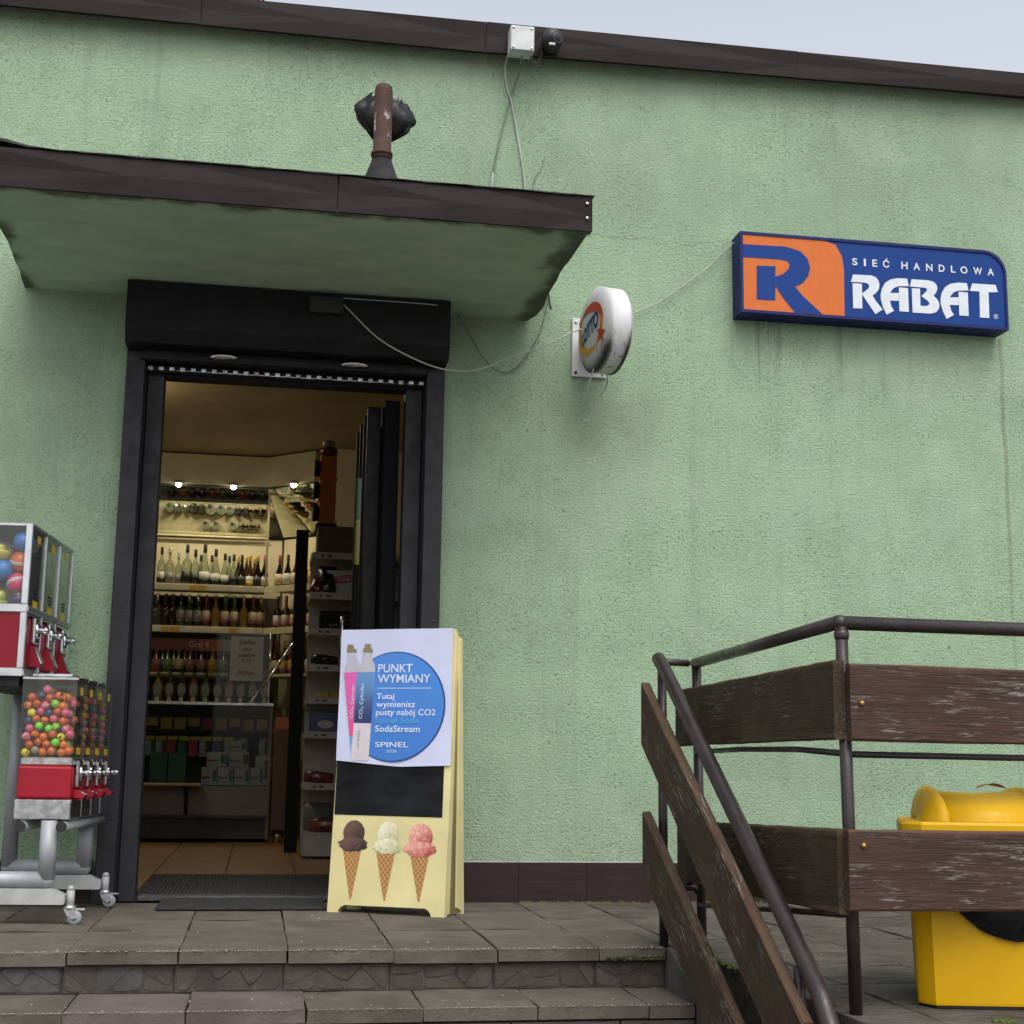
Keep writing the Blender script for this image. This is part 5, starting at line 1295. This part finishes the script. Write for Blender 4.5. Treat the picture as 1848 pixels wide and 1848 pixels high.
pbo = pb.build('promo_strip', pm); tag(pbo, 'long red promotional strip hung above the third row of bottles', 'strip')
text_obj('lettering', 'Graj 4', flat('promo_white', (.45,.40,.36)), pbo, (-.50, 4.638, 1.275), (0,0,0), height=.05)
# hand printed price sheet on the counter screen
scn = empty('counter_screen', (-.35, 4.26, .891), label='clear glass screen standing on the counter in front of the bottles', cat='screen')
MB().box(-.6, .40, 0, .006, .001, .46).build('glass_pane', GLASS, scn)
MB().tube([(.405,.003,0),(.405,.003,.47)], .008, 10).build('post', CHROME, scn)
MB().tube([(.28,-.02,.0),(.42,.0,.20),(.56,.02,.42)], .010, 10).build('brace', CHROME, scn)
shp = MB().box(-.207, .008, 4.250, 4.252, 1.040, 1.335).build('price_sheet', plain('price_sheet_paper', (.36,.35,.36), .6, var=.04)); tag(shp, 'white printed price sheet reading Soplica mix at the counter', 'price sheet')
INK = flat('ink', (.03,.03,.03))
for s, z, w, h in (('Soplica', 1.275, .105, .036), ('mix', 1.238, .055, .024), ('smaków', 1.198, .110, .028), ('0,5l.', 1.162, .062, .026), ('30,95zł.', 1.078, .112, .030)):
    text_obj('lettering', s, INK, shp, (-.10-w/2, 4.2485, z), (0,0,0), width=w, height=h, bold=.0)

# snack gondola on the right
sg = empty('snack_shelf', (.256, 2.5, 0), label='white snack shelving unit with price rails standing right of the counter', cat='shelf')
SHW = plain('white_shelf_paint', (.40,.38,.34), .5); 
MB().bbox(.0, .9, .36, .38, .02, 1.70, .002).build('back_panel', SHW, sg)
MB().bbox(0, .9, 0, .40, .012, .140, .003).build('base_box', SHW, sg)
MB().lathe([(.022,0),(.018,.004),(.010,.012)], 12, (.05,.03,0)).build('foot', ALU, sg)
for z in (1.645, 1.42, 1.22, 1.02, .842, .655, .378):
    s_ = MB().bbox(.0, .9, .0, .36, z-.01, z, .002).build('shelf_board', SHW, sg)
    MB().bbox(.0, .9, -.008, -.001, z-.014, z+.024, .002).build('price_rail', SHW, s_)
    MB().bbox(-.008, -.001, .0, .34, z-.014, z+.020, .002).build('side_rail', SHW, s_)
    for q in range(2): MB().box(.045+q*.035, .062+q*.045, -.0095, -.0085, z, z+.010).build('price_mark', BLACKP, s_)
bp2 = MB().bbox(.172, .244, 3.05, 3.12, .0, 1.88, .003).build('black_upright', CBK); tag(bp2, 'tall black upright standing between counter and snack shelving', 'post')
def sx(x): return .256+x
carton('brown_box', .41, 2.52, 1.672, .26, .3, .150, plain('brown_card', (.10,.075,.05), .7), 'brown cardboard box lying on top of the snack shelving')
o = carton('pretzel_box', .44, 2.53, 1.446, .20, .2, .130, CW, 'white snack box with slanted pink band on the snack shelving')
MB().add([(-.06,-.0012,.05),(.10,-.0012,.075),(.10,-.0012,.120),(-.06,-.0012,.092)], [(0,1,2,3)]).build('print', CPK, o); text_obj('lettering', 'PAŁKI', PX, o, (-.035,-.0020,.063), (0,rad(-7),0), height=.030)
o = carton('black_snack_box', .42, 2.53, 1.246, .22, .2, .100, CBK, 'black snack box marked XXL on the snack shelving'); text_obj('lettering', 'XXL', CPK, o, (-.0,-.0015,.045), (0,0,0), height=.035); text_obj('lettering', 'BLACK', CGY, o, (-.06,-.0015,.015), (0,0,0), height=.012)
o = carton('blue_snack_box', .40, 2.53, .679, .24, .2, .105, CBL, 'dark blue snack box with white oval on the snack shelving'); MB().add([(-.04+.045*math.cos(2*math.pi*k/20), -.0012, .040+.022*math.sin(2*math.pi*k/20)) for k in range(20)], [list(range(20))]).build('print', CW, o)
for i, (x, y, z) in enumerate(((.33,2.55,.866),(.42,2.53,.866),(.50,2.54,.866))): carton('yellow_bar', x, y, z, .085, .12, .03, CYL, ORD[i]+' yellow snack bar packet from the left on the snack shelving', None, 'packet', rad((-8,6,-3)[i]))
def pillow_bag(x, y, z, w, h, d, mat, label, tilt=0.):
    bm = bmesh.new(); bmesh.ops.create_grid(bm, x_segments=8, y_segments=8, size=.5); me = bpy.data.meshes.new('snack_bag'); bm.to_mesh(me); bm.free()
    rr_ = random.Random(int(x*1000)); vs_ = [v.co.copy() for v in me.vertices]; nv = len(vs_)
    V = []; F = [list(p.vertices) for p in me.polygons]
    for s in (-1, 1):
        for c in vs_:
            q = max(0, (1-(2*c.x)**2)*(1-(2*c.y)**2))**.5; V.append((c.x*w, s*d*.5*q+rr_.uniform(-.004,.004)*q, (c.y+.5)*h))
    o = MB().add(V, F+[[nv+i for i in f] for f in F], True).build('snack_bag', mat, None, (x, y, z), (rad(-20), tilt, 0)); tag(o, label, 'snack bag')
pillow_bag(.345, 2.52, 1.446, .10, .165, .06, plain('black_foil', (.015,.014,.016), .25), 'black foil snack bag leaning on the white snack box')
pillow_bag(.285, 2.52, 1.440, .09, .10, .05, plain('red_foil', (.13,.02,.02), .25), 'dark red foil bag at the left end of the snack shelving', .3)
pillow_bag(.34, 2.50, 1.044, .15, .055, .08, plain('dark_foil', (.02,.016,.016), .2), 'dark crumpled foil bag on the fourth board of the snack shelving', .1)
pillow_bag(.33, 2.50, .402, .16, .065, .08, plain('brown_red_foil', (.14,.035,.03), .3), 'red brown foil snack bag on the lowest board of the snack shelving', .1)
pillow_bag(.40, 2.50, .145, .22, .075, .09, plain('red_gold_foil', (.20,.05,.03), .3, var=.5, scale=30), 'red and gold wrapped sweets on the base of the snack shelving', .0)
pillow_bag(.34, 2.58, .145, .16, .16, .06, plain('grey_foil', (.12,.11,.11), .4), 'grey paper bag standing on the base of the snack shelving', .0)
# toy traffic light lamp on top
tl_ = empty('traffic_light_dispenser', (.327, 2.62, 1.824), label='orange plastic traffic light shaped dispenser on top of the snack shelving', cat='dispenser')
ORP = plain('orange_plastic', (.50,.13,.02), .4)
MB().bbox(-.048, .048, -.045, .045, .02, .42, .012, 2).build('body', ORP, tl_)
MB().lathe([(.05,.42),(.052,.445),(.048,.462)], 18).build('neck_ring', plain('dark_red_plastic', (.10,.012,.010), .35), tl_)
MB().lathe([(.038,.462),(.040,.50),(.036,.505)], 18).build('top_cap', plain('clear_grey_cap', (.18,.18,.17), .3), tl_)
MB().bbox(-.06, .06, -.055, .055, 0, .02, .004).build('foot', CBK, tl_)
for z in (.085, .215, .345):
    MB().lathe([(.045,-.0),(.050,-.03),(.046,-.032)], 18, (-.046,-.01,z), 'x').build('lamp_hood', CBK, tl_)
    MB().bbox(-.054, .054, -.050, .040, z-.067, z-.055, .003).build('rib', ORP, tl_)

# ------------------------------------------------------------------ moss and grit
rm = random.Random(9); ms = MB()
def tuft(x, y, z, r):
    ms.lathe([(r,0),(r*.8,r*.45),(r*.3,r*.75),(.0001,r*.8)], 6, (x, y, z-.002))
for _ in range(170):
    x = rm.choice((rm.uniform(1.0, 1.28), rm.uniform(1.25, 2.2))); tuft(x, rm.uniform(-.03, -.014), 0, rm.uniform(.004, .010))
for _ in range(120):
    t = rm.random(); tuft(1.236+rm.gauss(0, .010), -1.42-.42*t, .001, rm.uniform(.003, .009))
for _ in range(60): tuft(rm.uniform(1.0, 1.17), -1.403+rm.gauss(0,.003), -.03+rm.uniform(-.003,.01), rm.uniform(.003,.007))
for _ in range(30): tuft(1.55+rm.gauss(0,.012), -2.64+rm.gauss(0,.008), 0, rm.uniform(.004,.010))
tag(ms.build('moss', MOSS), 'low green moss growing along the wall base and paving joints', 'moss', kind='stuff')
gr_ = MB()
for _ in range(120):
    if rm.random() < .6:
        x, y, z = rm.uniform(-.7, 1.15), (-1.40 + abs(rm.gauss(0, .02)) if rm.random() < .55 else rm.uniform(-1.38, -.05)), .001
    elif rm.random() < .5: x, y, z = rm.uniform(-.6, 1.15), rm.uniform(-1.67, -1.40), -.111
    else: x, y, z = rm.uniform(1.27, 2.2), rm.uniform(-2.7, -.1), .001
    r = rm.uniform(.0012, .0036)
    gr_.lathe([(r,0),(r*.7,r*.8),(.0001,r)], 5, (x, y, z), smooth=False)
for ye, ze, n_ in ((-1.399, .0, 330), (-1.682, -.112, 300)):
    for _ in range(n_):
        x = rm.uniform(-.72, 1.17); r = rm.uniform(.0012, .0030)
        gr_.lathe([(r,0),(r*.8,r*.6),(.0001,r*.8)], 5, (x, ye+abs(rm.gauss(0,.0035)), ze-.0005), smooth=False)
tag(gr_.build('grit', plain('pale_grit', (.27,.25,.22), .9)), 'pale grit and crumbs scattered over the paving', 'grit', kind='stuff')
